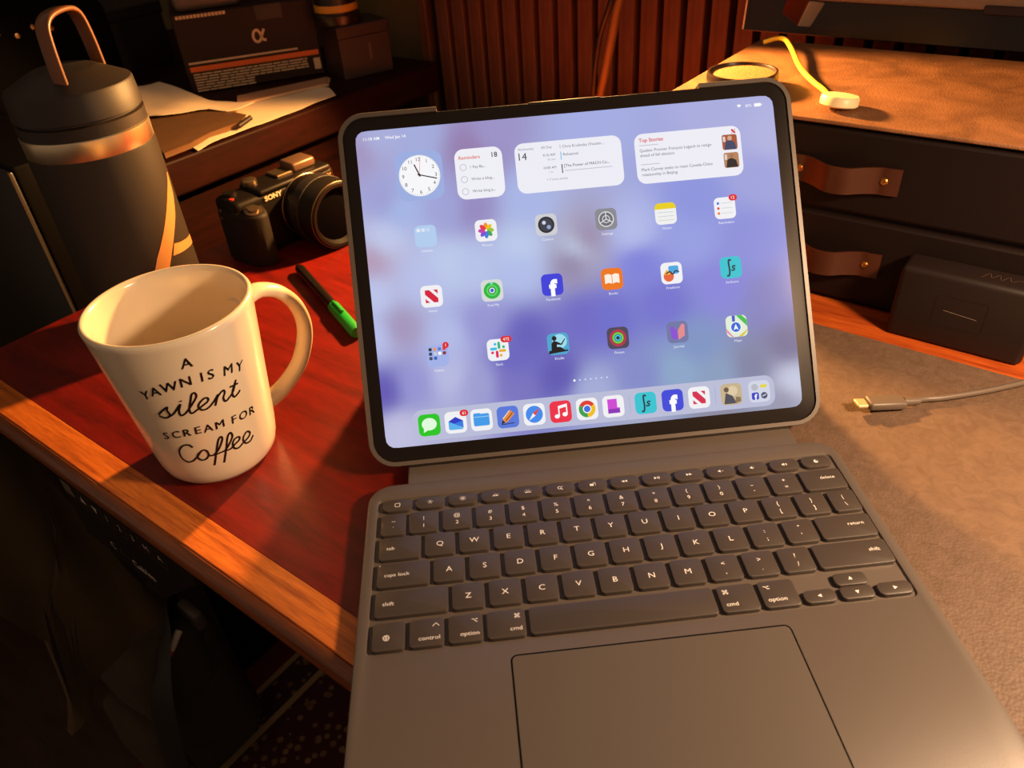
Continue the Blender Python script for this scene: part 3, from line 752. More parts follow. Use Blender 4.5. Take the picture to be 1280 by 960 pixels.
# row 1
x, y = CX[0], CY[0]; f = sq_icon(x, y, 'b4d0f4')
for i, c in enumerate(('e6eefa', 'dfe8f7', 'c9dcf4')): f.rr(x-4.2*m+3*m*i, y+3.9*m, 2.2*m, 2.2*m, .5*m, S(c))
done(cap(f, x, y, 'Utilities'), 'app_folder')
x, y = CX[1], CY[0]; f = sq_icon(x, y, W_)
for i, c in enumerate(('f7931e', 'f2c31b', '9ac83c', '3aa757', '3f7fe0', '7b50d8', 'c83fb0', 'e8384f')):
    a = math.radians(90-45*i); ex, ey = x+2.7*m*math.cos(a), y+2.7*m*math.sin(a)
    f.poly([(ex+2.3*m*math.cos(t)*math.cos(a)-1.35*m*math.sin(t)*math.sin(a), ey+2.3*m*math.cos(t)*math.sin(a)+1.35*m*math.sin(t)*math.cos(a)) for t in [2*math.pi*k/14 for k in range(14)]], S(c))
f.disc(x, y, .7*m, S('ffffff')); done(cap(f, x, y, 'Photos'))
x, y = CX[2], CY[0]; f = sq_icon(x, y, 'cfd2d8'); f.disc(x, y, 5.2*m, S('23262e')); f.disc(x, y, 4.1*m, S('3a3f4c')); f.disc(x-1.3*m, y+1.4*m, 1.2*m, S('cfd9ee')); f.disc(x+1.5*m, y-1.6*m, 1.3*m, S('93a7d6')); done(cap(f, x, y, 'Camera'))
x, y = CX[3], CY[0]; f = sq_icon(x, y, '8a8c94'); f.disc(x, y, 5.3*m, S('6b6d75')); f.ring(x, y, 5*m, .7*m, S('dfe1e6')); f.ring(x, y, 2.5*m, .5*m, S('dfe1e6'))
for k in range(3):
    a = math.radians(90+120*k); f.stroke([(x, y), (x+4.6*m*math.cos(a), y+4.6*m*math.sin(a))], .6*m, S('dfe1e6'))
done(cap(f, x, y, 'Settings'))
x, y = CX[4], CY[0]; f = sq_icon(x, y, 'f3f3f4')
f.poly([p for p in rrect(x-IS/2, x+IS/2, y-IS/2, y+IS/2, IR, 5)][0:12] + [(x-IS/2, y+2.9*m), (x+IS/2, y+2.9*m)], S('ecd21e'))
for k in range(3): f.stroke([(x-5*m, y+.8*m-2.5*m*k), (x+5*m, y+.8*m-2.5*m*k)], .3*m, S('c4c4c8'))
done(cap(f, x, y, 'Notes'))
x, y = CX[5], CY[0]; f = sq_icon(x, y, W_)
for k, c in enumerate(('3c7be8', 'e24a3c', 'ef7d2c')):
    yy = y+3.2*m-3.2*m*k; f.disc(x-4.2*m, yy, .85*m, S(c)); f.stroke([(x-2.4*m, yy), (x+4.8*m, yy)], .3*m, S('c9c9ce'))
badge(f, x, y, '12'); done(cap(f, x, y, 'Reminders'))
# row 2
def news_sym(f, x, y, s, c):
    f.poly([(x-s*.95, y+s*.95), (x-s*.3, y+s*.95), (x+s*.95, y-s*.35), (x+s*.95, y-s*.95), (x+s*.3, y-s*.95), (x-s*.95, y+s*.3)], S(c))
    f.poly([(x+s*.3, y+s*.95), (x+s*.95, y+s*.95), (x+s*.95, y+s*.3)], S(c)); f.poly([(x-s*.95, y-s*.3), (x-s*.95, y-s*.95), (x-s*.3, y-s*.95)], S(c))
x, y = CX[0], CY[1]; f = sq_icon(x, y, W_); news_sym(f, x, y, 4.2*m, 'd81e3c'); done(cap(f, x, y, 'News'))
x, y = CX[1], CY[1]; f = sq_icon(x, y, 'd9dedb'); f.disc(x, y, 5.3*m, S('22b83c')); f.disc(x, y, 3.6*m, S('58d868')); f.disc(x, y, 2.5*m, S('1f9a30')); f.disc(x, y, 1.7*m, S('ffffff')); f.disc(x, y, 1.2*m, S('2b68dc')); f.disc(x, y+3.4*m, 2.0*m, S('8bdcd8'), n=10, a0=50, a1=130); done(cap(f, x, y, 'Find My'))
def fb(f, x, y): f.text('f', x+.6*m, y-6.6*m, 9.4*m, S('ffffff'), bold=0.055)
x, y = CX[2], CY[1]; f = sq_icon(x, y, '3a3fdc'); fb(f, x, y); done(cap(f, x, y, 'Facebook'))
x, y = CX[3], CY[1]; f = sq_icon(x, y, 'f07818')
f.poly([(x-4.6*m, y+2.7*m), (x-2.4*m, y+3.3*m), (x-.2*m, y+2.6*m), (x-.2*m, y-3*m), (x-2.4*m, y-2.3*m), (x-4.6*m, y-2.9*m)], S('fff3e4'))
f.poly([(x+.2*m, y+2.6*m), (x+2.4*m, y+3.3*m), (x+4.6*m, y+2.7*m), (x+4.6*m, y-2.9*m), (x+2.4*m, y-2.3*m), (x+.2*m, y-3*m)], S('fff3e4')); done(cap(f, x, y, 'Books'))
x, y = CX[4], CY[1]; f = sq_icon(x, y, W_); f.rr(x+1.4*m, y+2*m, 6.4*m, 5.2*m, 1*m, S('49a9e4')); f.disc(x-2*m, y-2*m, 3.3*m, S('e8663c')); f.poly([(x-5.3*m, y-.6*m), (x-2.8*m, y+2.6*m), (x-.6*m, y-.8*m)], S('f0b63a'))
f.stroke([p[:2] for p in spline([(x-3.6*m, y-.2*m, 0), (x-1*m, y+1*m, 0), (x+.6*m, y-.8*m, 0), (x+2.6*m, y+1.2*m, 0), (x+4.8*m, y+.4*m, 0)], 5)], .8*m, S('1d2838')); done(cap(f, x, y, 'Freeform'))
def score(f, x, y):
    f.text('s', x+1.6*m, y-2.2*m, 5.2*m, S('123c46'), shear=0.25, bold=0.02)
    f.stroke([p[:2] for p in spline([(x+.6*m, y+4.4*m, 0), (x-.9*m, y+4.8*m, 0), (x-1.2*m, y+2.6*m, 0), (x-.9*m, y-2*m, 0), (x-1.5*m, y-5*m, 0), (x-2.9*m, y-5.0*m, 0)], 6)], 1.1*m, S('123c46'))
x, y = CX[5], CY[1]; f = sq_icon(x, y, '2fc6d4'); score(f, x, y); done(cap(f, x, y, 'forScore'))
# row 3
x, y = CX[0], CY[2]; f = sq_icon(x, y, 'a3b4ec')
cs = ['30303c','e89a6c','5a7cd8','d84048','2c3c60','c8d0e0','ffffff','8c2c34','404858','3060c0']
for k in range(10): f.rr(x-4.3*m+2.9*m*(k % 4), y+4.2*m-2.8*m*(k//4), 2*m, 2*m, .5*m, S(cs[k]))
badge(f, x, y, '1'); done(cap(f, x, y, 'Videos'), 'app_folder')
x, y = CX[1], CY[2]; f = sq_icon(x, y, W_)
for k, c in enumerate(('36c0ea', '2eb67d', 'ecb22e', 'e01e5a')):
    a = math.radians(180-90*k); rx = lambda px, py: (x+px*math.cos(a)-py*math.sin(a), y+px*math.sin(a)+py*math.cos(a))
    f.poly([rx(px*m, py*m) for px, py in rrect(.5, 5.0, 0.5-2.1, 0.5-0.4, .8, 3)], S(c)); f.disc(*rx(1.6*m, -3.6*m), .9*m, S(c))
badge(f, x, y, '472'); done(cap(f, x, y, 'Slack'))
x, y = CX[2], CY[2]; f = sq_icon(x, y, '4aa8d0'); f.disc(x+1*m, y+1.5*m, 4.6*m, S('9fe0f0'))
K = S('0e1014'); f.poly([(x-6.5*m, y-6*m), (x+6*m, y-5*m), (x+6*m, y-4.2*m), (x-2*m, y-3.8*m), (x-6*m, y-4*m)], K)
f.disc(x-2.2*m, y+3.6*m, 1.5*m, K); f.poly([(x-4.6*m, y-4.5*m), (x-4.2*m, y+.5*m), (x-2.6*m, y+2.2*m), (x-.6*m, y+1.4*m), (x+2.2*m, y-.2*m), (x+1.8*m, y-.9*m), (x-.8*m, y-.4*m), (x-1.0*m, y-1.8*m), (x+1.6*m, y-2.2*m), (x+4.4*m, y-4.6*m), (x-1*m, y-4.6*m)], K); f.poly([(x+1.4*m, y-.6*m), (x+4.2*m, y+3*m), (x+4.7*m, y+2.7*m), (x+2.2*m, y-1*m)], K); done(cap(f, x, y, 'Kindle'))
x, y = CX[3], CY[2]; f = sq_icon(x, y, '4a4458'); f.disc(x, y, 5.3*m, S('c02c50')); f.disc(x, y, 3.9*m, S('26242c')); f.disc(x, y, 3.6*m, S('7ad83c')); f.disc(x, y, 2.5*m, S('26242c')); f.disc(x, y, 2.2*m, S('36c0dc')); f.disc(x, y, 1.1*m, S('26242c')); done(cap(f, x, y, 'Fitness'))
x, y = CX[4], CY[2]; f = sq_icon(x, y, '7078a8'); f.poly([(x-.3*m, y+1*m), (x-3*m, y+4*m), (x-4.6*m, y+3.4*m), (x-4*m, y-3.6*m), (x-.3*m, y-5*m)], S('8a50d8')); f.poly([(x+.3*m, y+1*m), (x+3*m, y+5*m), (x+4.8*m, y+4.4*m), (x+4.4*m, y-2.6*m), (x+.3*m, y-5*m)], S('e88c94')); done(cap(f, x, y, 'Journal'))
x, y = CX[5], CY[2]; f = sq_icon(x, y, 'e4f0dc'); h = IS/2-.05*m
f.poly([(x+.2*m, y+h), (x+3.6*m, y+h), (x+h, y+3.6*m), (x+h, y-.6*m)], S('3cc050')); f.poly([(x-h, y-1*m), (x-2.4*m, y-h), (x-3.6*m, y-h), (x-h, y-3.6*m)], S('e89ab8')); f.poly([(x-2.6*m, y+h), (x-.6*m, y+h), (x-.8*m, y+3*m), (x-2.6*m, y+3*m)], S('3c58c8')); f.poly([(x+.4*m, y-h), (x+h*.5, y-h), (x+h, y-3.2*m), (x+h, y-2.4*m)], S('e0c83c'))
f.disc(x-.6*m, y-.6*m, 3.6*m, S('ffffff')); f.disc(x-.6*m, y-.6*m, 3.1*m, S('2c6cd8')); f.poly([(x-.6*m, y+1.4*m), (x+1.0*m, y-2.4*m), (x-.6*m, y-1.5*m), (x-2.2*m, y-2.4*m)], S('ffffff')); done(cap(f, x, y, 'Maps'))
# page dots
f = icon()
for k in range(7): f.disc((-11+3.45*k)*m, 30.8*m, (.75 if k == 0 else .55)*m, S('ffffff' if k == 0 else 'd4dcf2'), n=12)
done(f, 'page_dots')
# dock
f = Flat(lay=2e-5, base=0.00010); f.rr(0.3*m, 12.3*m, 230*m, 19.4*m, 6.2*m, S('bcc0dc'))
f.stroke([(22.4*m, 6.5*m), (22.4*m, 18*m)], .25*m, S('a4a8c6')); f.stroke([(77.2*m, 6.5*m), (77.2*m, 18*m)], .25*m, S('a4a8c6')); f.build('dock', disp)
y = 12.2*m
def dk(xm, c): return sq_icon(xm*m, y, c), xm*m
f, x = dk(-104.4, '20c820'); f.disc(x, y+.5*m, 4.7*m, S('e4ffe0'), ry=3.9*m); f.poly([(x-3.6*m, y-1.6*m), (x-3.8*m, y-4.6*m), (x-.6*m, y-3*m)], S('e4ffe0')); done(f)
f, x = dk(-87.8, W_); f.poly([(x-4.6*m, y+.8*m), (x, y+3.4*m), (x+4.6*m, y+.8*m), (x, y-1.4*m)], S('2438c8')); f.poly([(x-4.6*m, y+.8*m), (x, y-1.4*m), (x+4.6*m, y-4*m), (x+3.8*m, y-4.6*m), (x-3.8*m, y-4.6*m), (x-4.6*m, y-3.8*m)], S('58b4f0')); f.poly([(x+4.6*m, y+.8*m), (x+4.6*m, y-3.8*m), (x-1.4*m, y-.8*m)], S('2c7ce4')); badge(f, x, y-.8*m, '61'); done(f)
f, x = dk(-71.6, W_); f.rr(x, y, 10*m, 7.6*m, 1*m, S('3c9cec')); f.rr(x-2.6*m, y+3.5*m, 4.4*m, 1.6*m, .6*m, S('3c9cec')); f.stroke([(x-5*m, y+1.9*m), (x+5*m, y+1.9*m)], .4*m, S('a4d4f8')); done(f)
f, x = dk(-55.0, '5478dc')
f.poly([(x-4.2*m, y-4*m), (x-2.8*m, y-.4*m), (x+1.6*m, y+4.4*m), (x+4.4*m, y+1.8*m), (x-.4*m, y-3*m)], S('e88a3c')); f.stroke([(x-3.2*m, y-.9*m), (x+1.2*m, y+3.9*m)], .5*m, S('f4ead8')); f.stroke([(x-1.4*m, y-2.2*m), (x+3.2*m, y+2.6*m)], .5*m, S('3a2418')); f.poly([(x-4.4*m, y-4.2*m), (x-3.4*m, y-1.6*m), (x-1.8*m, y-3.3*m)], S('241c1c')); f.stroke([(x-4.4*m, y-4.5*m), (x+3.8*m, y-3.9*m)], .5*m, S('241c2c')); done(f)
f, x = dk(-38.3, W_); f.disc(x, y, 5.4*m, S('3c8cf0')); f.poly([(x+3.8*m, y+3.8*m), (x+.8*m, y-.8*m), (x-.8*m, y+.8*m)], S('e8402c')); f.poly([(x-3.8*m, y-3.8*m), (x+.8*m, y-.8*m), (x-.8*m, y+.8*m)], S('f4f4f4')); done(f)
f, x = dk(-21.6, 'f02c48'); w = S('ffffff'); f.disc(x-2.4*m, y-2.8*m, 1.6*m, w, ry=1.3*m); f.disc(x+2.6*m, y-1.9*m, 1.6*m, w, ry=1.3*m); f.stroke([(x-1.1*m, y-2.8*m), (x-1.1*m, y+3*m)], .8*m, w); f.stroke([(x+3.9*m, y-1.9*m), (x+3.9*m, y+4*m)], .8*m, w); f.poly([(x-1.5*m, y+3.6*m), (x+4.3*m, y+4.8*m), (x+4.3*m, y+3*m), (x-1.5*m, y+1.8*m)], w); done(f)
f, x = dk(-4.8, W_)
for a0, a1, c in ((30, 150, 'e03c30'), (150, 270, '34a04c'), (270, 390, 'f4c01c')): f.disc(x, y, 5.3*m, S(c), n=14, a0=a0, a1=a1)
f.disc(x, y, 2.7*m, S('ffffff')); f.disc(x, y, 2.1*m, S('3c70e4')); done(f)
f, x = dk(11.9, W_); f.poly([(x-3.6*m, y+4.6*m), (x+2.4*m, y+4.6*m), (x+2.4*m, y-1*m), (x+4*m, y-1*m), (x+4*m, y-4.4*m), (x-3.6*m, y-4.4*m)], S('d048d8')); f.poly([(x-3.6*m, y-1.6*m), (x+4*m, y-1.6*m), (x+4*m, y-4.4*m), (x-3.6*m, y-4.4*m)], S('8c30b8')); done(f)
f, x = dk(32.5, '2fc6d4'); score(f, x, y); done(f)
f, x = dk(49.7, '3a48dc'); fb(f, x, y); done(f)
f, x = dk(66.7, W_); news_sym(f, x, y, 4.2*m, 'd82850'); done(f)
f, x = dk(87.4, 'c8b490'); f.disc(x+1*m, y+2*m, 3.2*m, S('e0cca8')); f.poly([(x-5*m, y-6*m), (x-3.6*m, y+1*m), (x+.6*m, y-1*m), (x+3*m, y-6*m)], S('4a4c58')); f.disc(x-3*m, y+3*m, 1.6*m, S('6a5440')); f.poly([(x+2*m, y-6*m), (x+2.8*m, y-1.8*m), (x+5.8*m, y-2.4*m), (x+5.8*m, y-5*m)], S('8a7458')); done(f)
f, x = dk(105.4, 'd4d8ea'); f.disc(x-2.8*m, y+2.8*m, 2.2*m, S('b8bcc8')); f.rr(x+2.9*m, y+3.2*m, 4.4*m, 2*m, .6*m, S('e4d848')); f.rr(x-2.8*m, y-2.8*m, 4.6*m, 4.6*m, 1.1*m, S('3440c8')); f.text('f', x-2.5*m, y-5*m, 3.4*m, w, bold=0.04); f.disc(x+2.9*m, y-2.8*m, 2.1*m, S('4c5470')); f.stroke([(x+1.6*m, y-3.2*m), (x+4.2*m, y-2.2*m)], .7*m, S('c8d0e4')); done(f, 'app_folder')
# widgets
f = icon(); x, y = -94.8*m, 168.0*m
f.rr(x, y, 29.5*m, 31*m, 6.5*m, S('9db0e4')); f.disc(x, y, 12.9*m, S('fbfbfe'), n=40)
ink = S('20222c')
for hr in range(1, 13):
    a = math.radians(90-30*hr); f.text(str(hr), x+10.2*m*math.cos(a), y+10.2*m*math.sin(a)-1.15*m, 2.3*m, ink)
for k in range(60):
    a = math.radians(6*k); f.stroke([(x+12.2*m*math.cos(a), y+12.2*m*math.sin(a)), (x+12.6*m*math.cos(a), y+12.6*m*math.sin(a))], .2*m, ink)
def hand(deg, l, w, c): a = math.radians(90-deg); f.stroke([(x-1.2*m*math.cos(a), y-1.2*m*math.sin(a)), (x+l*m*math.cos(a), y+l*m*math.sin(a))], w*m, c)
hand(338, 7.2, .8, ink); hand(106, 11.2, .7, ink); hand(8, 11.4, .25, S('e86a50')); f.disc(x, y, .7*m, ink); done(f, 'clock_widget')
f = icon(); x, y = -57.2*m, 166.2*m; f.rr(x, y, 30*m, 31.6*m, 5.6*m, S('f3f3fb'))
f.text('Reminders', x-12.3*m, y+9.3*m, 2.2*m, S('e2603c'), 'l', bold=.012); f.text('18', x+12*m, y+9.3*m, 3.1*m, ink, 'r', bold=.012)
gr = S('5a5c68')
for k, t in enumerate(('1 Pay Bu...', 'Write a blog...', 'Write blog p...')):
    yy = y+4.3*m-7.6*m*k; f.ring(x-10*m, yy, 2.1*m, .3*m, S('a8a8b8')); f.text(t, x-5.6*m, yy-.9*m, 1.75*m, gr, 'l')
done(f, 'reminder_widget')
f = icon(); x, y = -.5*m, 166.4*m; f.rr(x, y, 67.6*m, 31.6*m, 5.6*m, S('f1f1fa'))
f.text('Wednesday', x-31.6*m, y+11.3*m, 1.5*m, S('8a8a98'), 'l'); f.text('14', x-31.4*m, y+5.2*m, 4.6*m, ink, 'l'); f.text('All Day', x-10*m, y+11.3*m, 1.6*m, S('70727e'), 'r')
f.text('9:10 AM', x-8.5*m, y+6.3*m, 1.6*m, S('50525e'), 'r'); f.text('30 min', x-8.5*m, y+3.6*m, 1.3*m, S('a0a0ac'), 'r'); f.text('10:00 AM', x-8.5*m, y-1.6*m, 1.5*m, S('50525e'), 'r'); f.text('1 hr', x-10.5*m, y-4.3*m, 1.3*m, S('a0a0ac'), 'r')
f.stroke([(x-4.8*m, y+13*m), (x-4.8*m, y+10.4*m)], .5*m, S('d8b8b8')); f.stroke([(x-4.8*m, y+8.5*m), (x-4.8*m, y+3.4*m)], .5*m, S('58b8e8')); f.stroke([(x-4.8*m, y+.6*m), (x-4.8*m, y-5*m)], .6*m, ink)
f.text('Chris Krolinsky (Vacatio...', x-3.4*m, y+10.8*m, 1.75*m, gr, 'l'); f.text('Rehearsal', x-3.4*m, y+5.8*m, 1.75*m, gr, 'l'); f.text('[The Power of MACH Co...', x-3.4*m, y-1.4*m, 1.8*m, ink, 'l'); f.stroke([(x-3.4*m, y-3.7*m), (x+27*m, y-3.7*m)], .5*m, S('c4c4ce')); f.text('+ 7 more events', x-8.6*m, y-9*m, 1.4*m, S('8a8a98'), 'c'); done(f, 'calendar_widget')
f = icon(); x, y = 75.6*m, 165.6*m; f.rr(x, y, 68*m, 31.6*m, 5.6*m, S('f1f1fa'))
f.text('Top Stories', x-31*m, y+10.6*m, 2.3*m, S('d8323c'), 'l', bold=.015); news_sym(f, x+29.6*m, y+12.4*m, 1.4*m, 'd8323c')
f.stroke([(x-31*m, y+8.4*m), (x-19*m, y+8.4*m)], .5*m, S('c4c4ce')); f.text('Quebec Premier François Legault to resign', x-31*m, y+4.3*m, 1.85*m, gr, 'l'); f.text('ahead of fall election', x-31*m, y+1.2*m, 1.85*m, gr, 'l')
f.stroke([(x-31*m, y-3.7*m), (x-19*m, y-3.7*m)], .5*m, S('c4c4ce')); f.text('Mark Carney seeks to reset Canada-China', x-31*m, y-7.8*m, 1.85*m, gr, 'l'); f.text('relationship in Beijing', x-31*m, y-11*m, 1.85*m, gr, 'l')
for yy, (bg, fg, sk) in ((y+5.6*m, ('a85838', '3c4868', 'd8a888')), (y-5.8*m, ('b8845c', '2a2426', 'a87858'))):
    f.rr(x+26.6*m, yy, 9.6*m, 9.6*m, 1.4*m, S(bg)); f.poly([(x+23*m, yy-4.6*m), (x+24*m, yy+.4*m), (x+26.8*m, yy+1.4*m), (x+29.6*m, yy-.2*m), (x+30.6*m, yy-4.6*m)], S(fg)); f.disc(x+26.8*m, yy+2.5*m, 1.5*m, S(sk))
    f.rr(x+23.2*m, yy+2*m, 1.6*m, 3.4*m, .3*m, S('e4d4c8'))
done(f, 'news_widget')
# status bar
f = icon(); f.text('11:18 AM', -127.5*m, 192.6*m, 1.9*m, S('ffffff'), 'l', bold=.012); done(f, 'status_time')
f = icon(); f.text('Wed Jan 14', -114*m, 192.6*m, 1.9*m, S('ffffff'), 'l', bold=.012); done(f, 'status_date')
f = icon(); f.disc(110.5*m, 192.4*m, 2*m, S('ffffff'), n=8, a0=45, a1=135); done(f, 'wifi_symbol')
f = icon(); f.text('80%', 116.6*m, 192.4*m, 1.7*m, S('ffffff')); f.rr(122.4*m, 193.2*m, 4.4*m, 2.1*m, .6*m, S('ffffff')); f.rr(125.1*m, 193.2*m, .5*m, .9*m, .2*m, S('ffffff')); done(f, 'battery_symbol')

# =================================================================== MUG
MC = Vector((-0.249, 0.054)); MB, MT, MH = 0.0375, 0.0490, 0.116
mug = thing('coffee_mug', 'cream ceramic mug with black hand-lettered words on the desk corner', 'mug', (MC.x, MC.y, ZD))
cer = mat('cream glazed ceramic', 'e6d6ba', 0.22, coat=0.4)
def mr(z): return MB+(MT-MB)*z/MH
prof = [(0, 0.0), (0.031, 0.0), (0.0335, 0.001), (0.0365, 0.005), (0.0382, 0.011)]
prof += [(mr(z), z) for z in (0.02, 0.04, 0.06, 0.08, 0.1, 0.111)] + [(MT, MH-0.0018), (MT-0.0008, MH-0.0003), (MT-0.002, MH), (MT-0.0032, MH-0.0006), (MT-0.0042, MH-0.003)]
prof += [(mr(z)-0.0045, z) for z in (0.1, 0.08, 0.05, 0.025, 0.014)] + [(0.030, 0.0085), (0.02, 0.007), (0, 0.0066)]
obj('cup', lathe(bmesh.new(), prof, 96), cer, mug, 60)
ha = math.radians(47); hd_ = Vector((math.cos(ha), math.sin(ha), 0))
hp = [(0.042, 0.092), (0.052, 0.0955), (0.062, 0.0945), (0.074, 0.087), (0.0835, 0.073), (0.0865, 0.056), (0.0825, 0.041), (0.073, 0.0275), (0.058, 0.0185), (0.046, 0.0155), (0.037, 0.016)]
pts = spline([hd_*r + Vector((0, 0, z)) for r, z in hp], 6)
bm = bmesh.new(); rings = []
sd = Vector((-hd_.y, hd_.x, 0))
for i, p in enumerate(pts):
    t = (pts[min(i+1, len(pts)-1)]-pts[max(i-1, 0)]).normalized(); w = t.cross(sd).normalized()
    e = abs(i/(len(pts)-1)-0.5)*2; wd_ = 0.0066+0.0028*e**3
    rings.append([bm.verts.new(p + sd*(wd_*math.cos(2*math.pi*k/16)) + w*(0.0048*math.sin(2*math.pi*k/16))) for k in range(16)])
for a, b in zip(rings, rings[1:]):
    for k in range(16): bm.faces.new((a[k], a[(k+1) % 16], b[(k+1) % 16], b[k]))
obj('handle', bm, cer, mug, 80)
inkm = mat('black glaze lettering', '140d0b', 0.35)
def on_mug(s, z, h):      # s = arc length measured at the letter's own height
    r = mr(z)+0.00022+h; th = s/mr(z); return (r*math.cos(th), r*math.sin(th), z)
f = Flat(on_mug, lay=1e-6)
def letter(c, deg, zc, hgt, tilt=0.0):
    for k in (-0.16, 0.0, 0.16):     # three passes thicken the stroke
        f.text(c, math.radians(deg)*mr(zc*MM)+k*MM, zc*MM-hgt*MM/2+k*0.5*MM, hgt*MM, inkm, rot=math.radians(tilt))
letter('A', -67.5, 100.3, 6.6)
for c, d, z, t in (('Y', -102.5, 82.0, 10), ('A', -94.1, 84.6, 8), ('W', -83.6, 86.9, 5), ('N', -72.2, 88.1, 2), ('I', -61.4, 87.9, 0), ('S', -55.2, 87.4, -3), ('M', -42.6, 84.8, -8), ('Y', -33.0, 82.2, -12)): letter(c, d, z, 6.4, t)
for c, d, z, t in (('S', -104.0, 49.0, 4), ('C', -95.0, 50.1, 3), ('R', -86.0, 50.8, 2), ('E', -77.5, 51.1, 1), ('A', -69.8, 50.7, 0), ('M', -60.6, 50.4, 0), ('F', -48.8, 49.3, -2), ('O', -40.4, 48.3, -4), ('R', -31.2, 47.3, -6)): letter(c, d, z, 5.6, t)
def mug_hit(x, y):
    d = ray(x, y); o = CAMLOC - Vector((MC.x, MC.y, ZD)); k = (MT-MB)/MH
    a = d.x**2+d.y**2-(k*d.z)**2; b = 2*(o.x*d.x+o.y*d.y-k*d.z*(MB+k*o.z)); c = o.x**2+o.y**2-(MB+k*o.z)**2
    t = (-b-math.sqrt(max(0, b*b-4*a*c)))/(2*a); p = o+d*t
    return math.atan2(p.y, p.x)*mr(p.z), p.z
def script(pts, ox, oy, w=0.00125, k=6):
    P = [mug_hit(ox+a/9.143, oy+b/9.143) for a, b in pts]
    f.stroke([p[:2] for p in spline([(*q, 0) for q in P], k)], w, inkm)
so = (180, 470)
script([(168, 440), (215, 392), (266, 354), (264, 390), (298, 440), (275, 472), (225, 472), (172, 450)], *so)
script([(290, 462), (345, 425), (415, 320), (402, 395), (425, 448), (480, 420), (545, 330), (597, 235), (578, 192), (545, 210), (530, 300), (520, 385), (548, 424), (600, 392), (660, 345), (725, 290), (732, 255), (690, 252), (632, 310), (625, 358), (668, 386), (730, 365), (790, 300), (846, 205)], *so)
script([(846, 205), (832, 265), (815, 340)], *so)
script([(815, 340), (840, 240), (898, 165), (922, 185), (906, 250), (930, 285), (970, 250), (1020, 165), (1047, 40)], *so)
script([(1047, 40), (1012, 160), (1012, 215), (1034, 235), (1070, 200), (1096, 158)], *so)
script([(978, 126), (1072, 80)], *so); script([(417, 280), (423, 292)], *so, w=0.0016)
so = (200, 525)
script([(377, 312), (330, 283), (265, 292), (222, 350), (250, 430), (320, 475), (380, 465), (430, 415), (480, 348), (530, 348), (557, 395), (532, 440), (482, 455), (440, 432), (436, 392), (478, 350)], *so)
script([(550, 400), (612, 398), (672, 330), (712, 218), (692, 190), (666, 230), (650, 330), (625, 515)], *so)
script([(612, 400), (690, 370), (752, 335), (815, 222), (826, 168), (796, 145), (770, 200), (760, 300), (735, 482)], *so)
script([(735, 352), (810, 325), (845, 285), (906, 222), (898, 190), (852, 215), (830, 270), (852, 320), (902, 312), (952, 255), (1010, 192), (1026, 142), (992, 130), (957, 180), (950, 230), (982, 262), (1032, 235), (1063, 168)], *so)
f.build('lettering', mug)

# =================================================================== INSULATED BOTTLE
BC = Vector((-0.3405, 0.2358)); R = 0.0447
bt = thing('insulated_bottle', 'dark insulated steel bottle with black handled cap behind the mug', 'bottle', (BC.x, BC.y, ZD))
bm = lathe(bmesh.new(), [(0, 0), (R-0.004, 0), (R-0.001, 0.0015), (R, 0.006), (R, 0.156), (R-0.0004, 0.1572), (R-0.0012, 0.1575)], 72, cap1=True)
obj('body', bm, mat('charcoal powder-coated steel', '2f2823', 0.6, bump=0.05, nscale=1600, spec=0.2), bt, 40)
bm = lathe(bmesh.new(), [(R-0.0018, 0.156), (R-0.0006, 0.1575), (R-0.0004, 0.1705), (R-0.0015, 0.1715)], 72)
obj('steel_band', bm, mat('brushed steel', 'e8d8b8', 0.34, metal=1.0), bt, 40)
capm = mat('black cap plastic', '1f1510', 0.55, bump=0.08, nscale=1200)
bm = lathe(bmesh.new(), [(R-0.003, 0.1705), (R-0.001, 0.1715), (R-0.0008, 0.1795), (R-0.003, 0.1806), (R-0.003, 0.1816), (R-0.0006, 0.1826), (R-0.0017, 0.1995), (R-0.0026, 0.2010), (0.0225, 0.2105), (0.0205, 0.2112), (0, 0.2116)], 72)
cap_o = obj('cap', bm, capm, bt, 28)
# broad loop handle standing across the cap
ha2 = math.radians(82); hx = Vector((math.cos(ha2), math.sin(ha2), 0)); hs_ = Vector((-hx.y, hx.x, 0))
hp = [(-0.0265, 0.203), (-0.0262, 0.216), (-0.0250, 0.231), (-0.0222, 0.2415), (-0.013, 0.2465), (0.003, 0.2475), (0.0150, 0.2455), (0.0215, 0.239), (0.0250, 0.223), (0.0265, 0.203)]
pts = spline([hx*a + hs_*-0.012 + Vector((0, 0, z)) for a, z in hp], 6)
bm = bmesh.new(); rows = []
for i, p in enumerate(pts):
    t = (pts[min(i+1, len(pts)-1)]-pts[max(i-1, 0)]).normalized(); nrm = t.cross(hs_).normalized()*0.0016; ww = hs_*0.0048
    rows.append([bm.verts.new(p+ww*a+nrm*b) for a, b in ((-1, -.6), (-.85, -1), (.85, -1), (1, -.6), (1, .6), (.85, 1), (-.85, 1), (-1, .6))])
for a, b in zip(rows, rows[1:]):
    for k in range(8): bm.faces.new((a[k], a[(k+1) % 8], b[(k+1) % 8], b[k]))
bm.faces.new(rows[0]); bm.faces.new(list(reversed(rows[-1])))
obj('loop_handle', bm, mat('tan-lit handle plastic', '6b4126', 0.38), bt, 50)
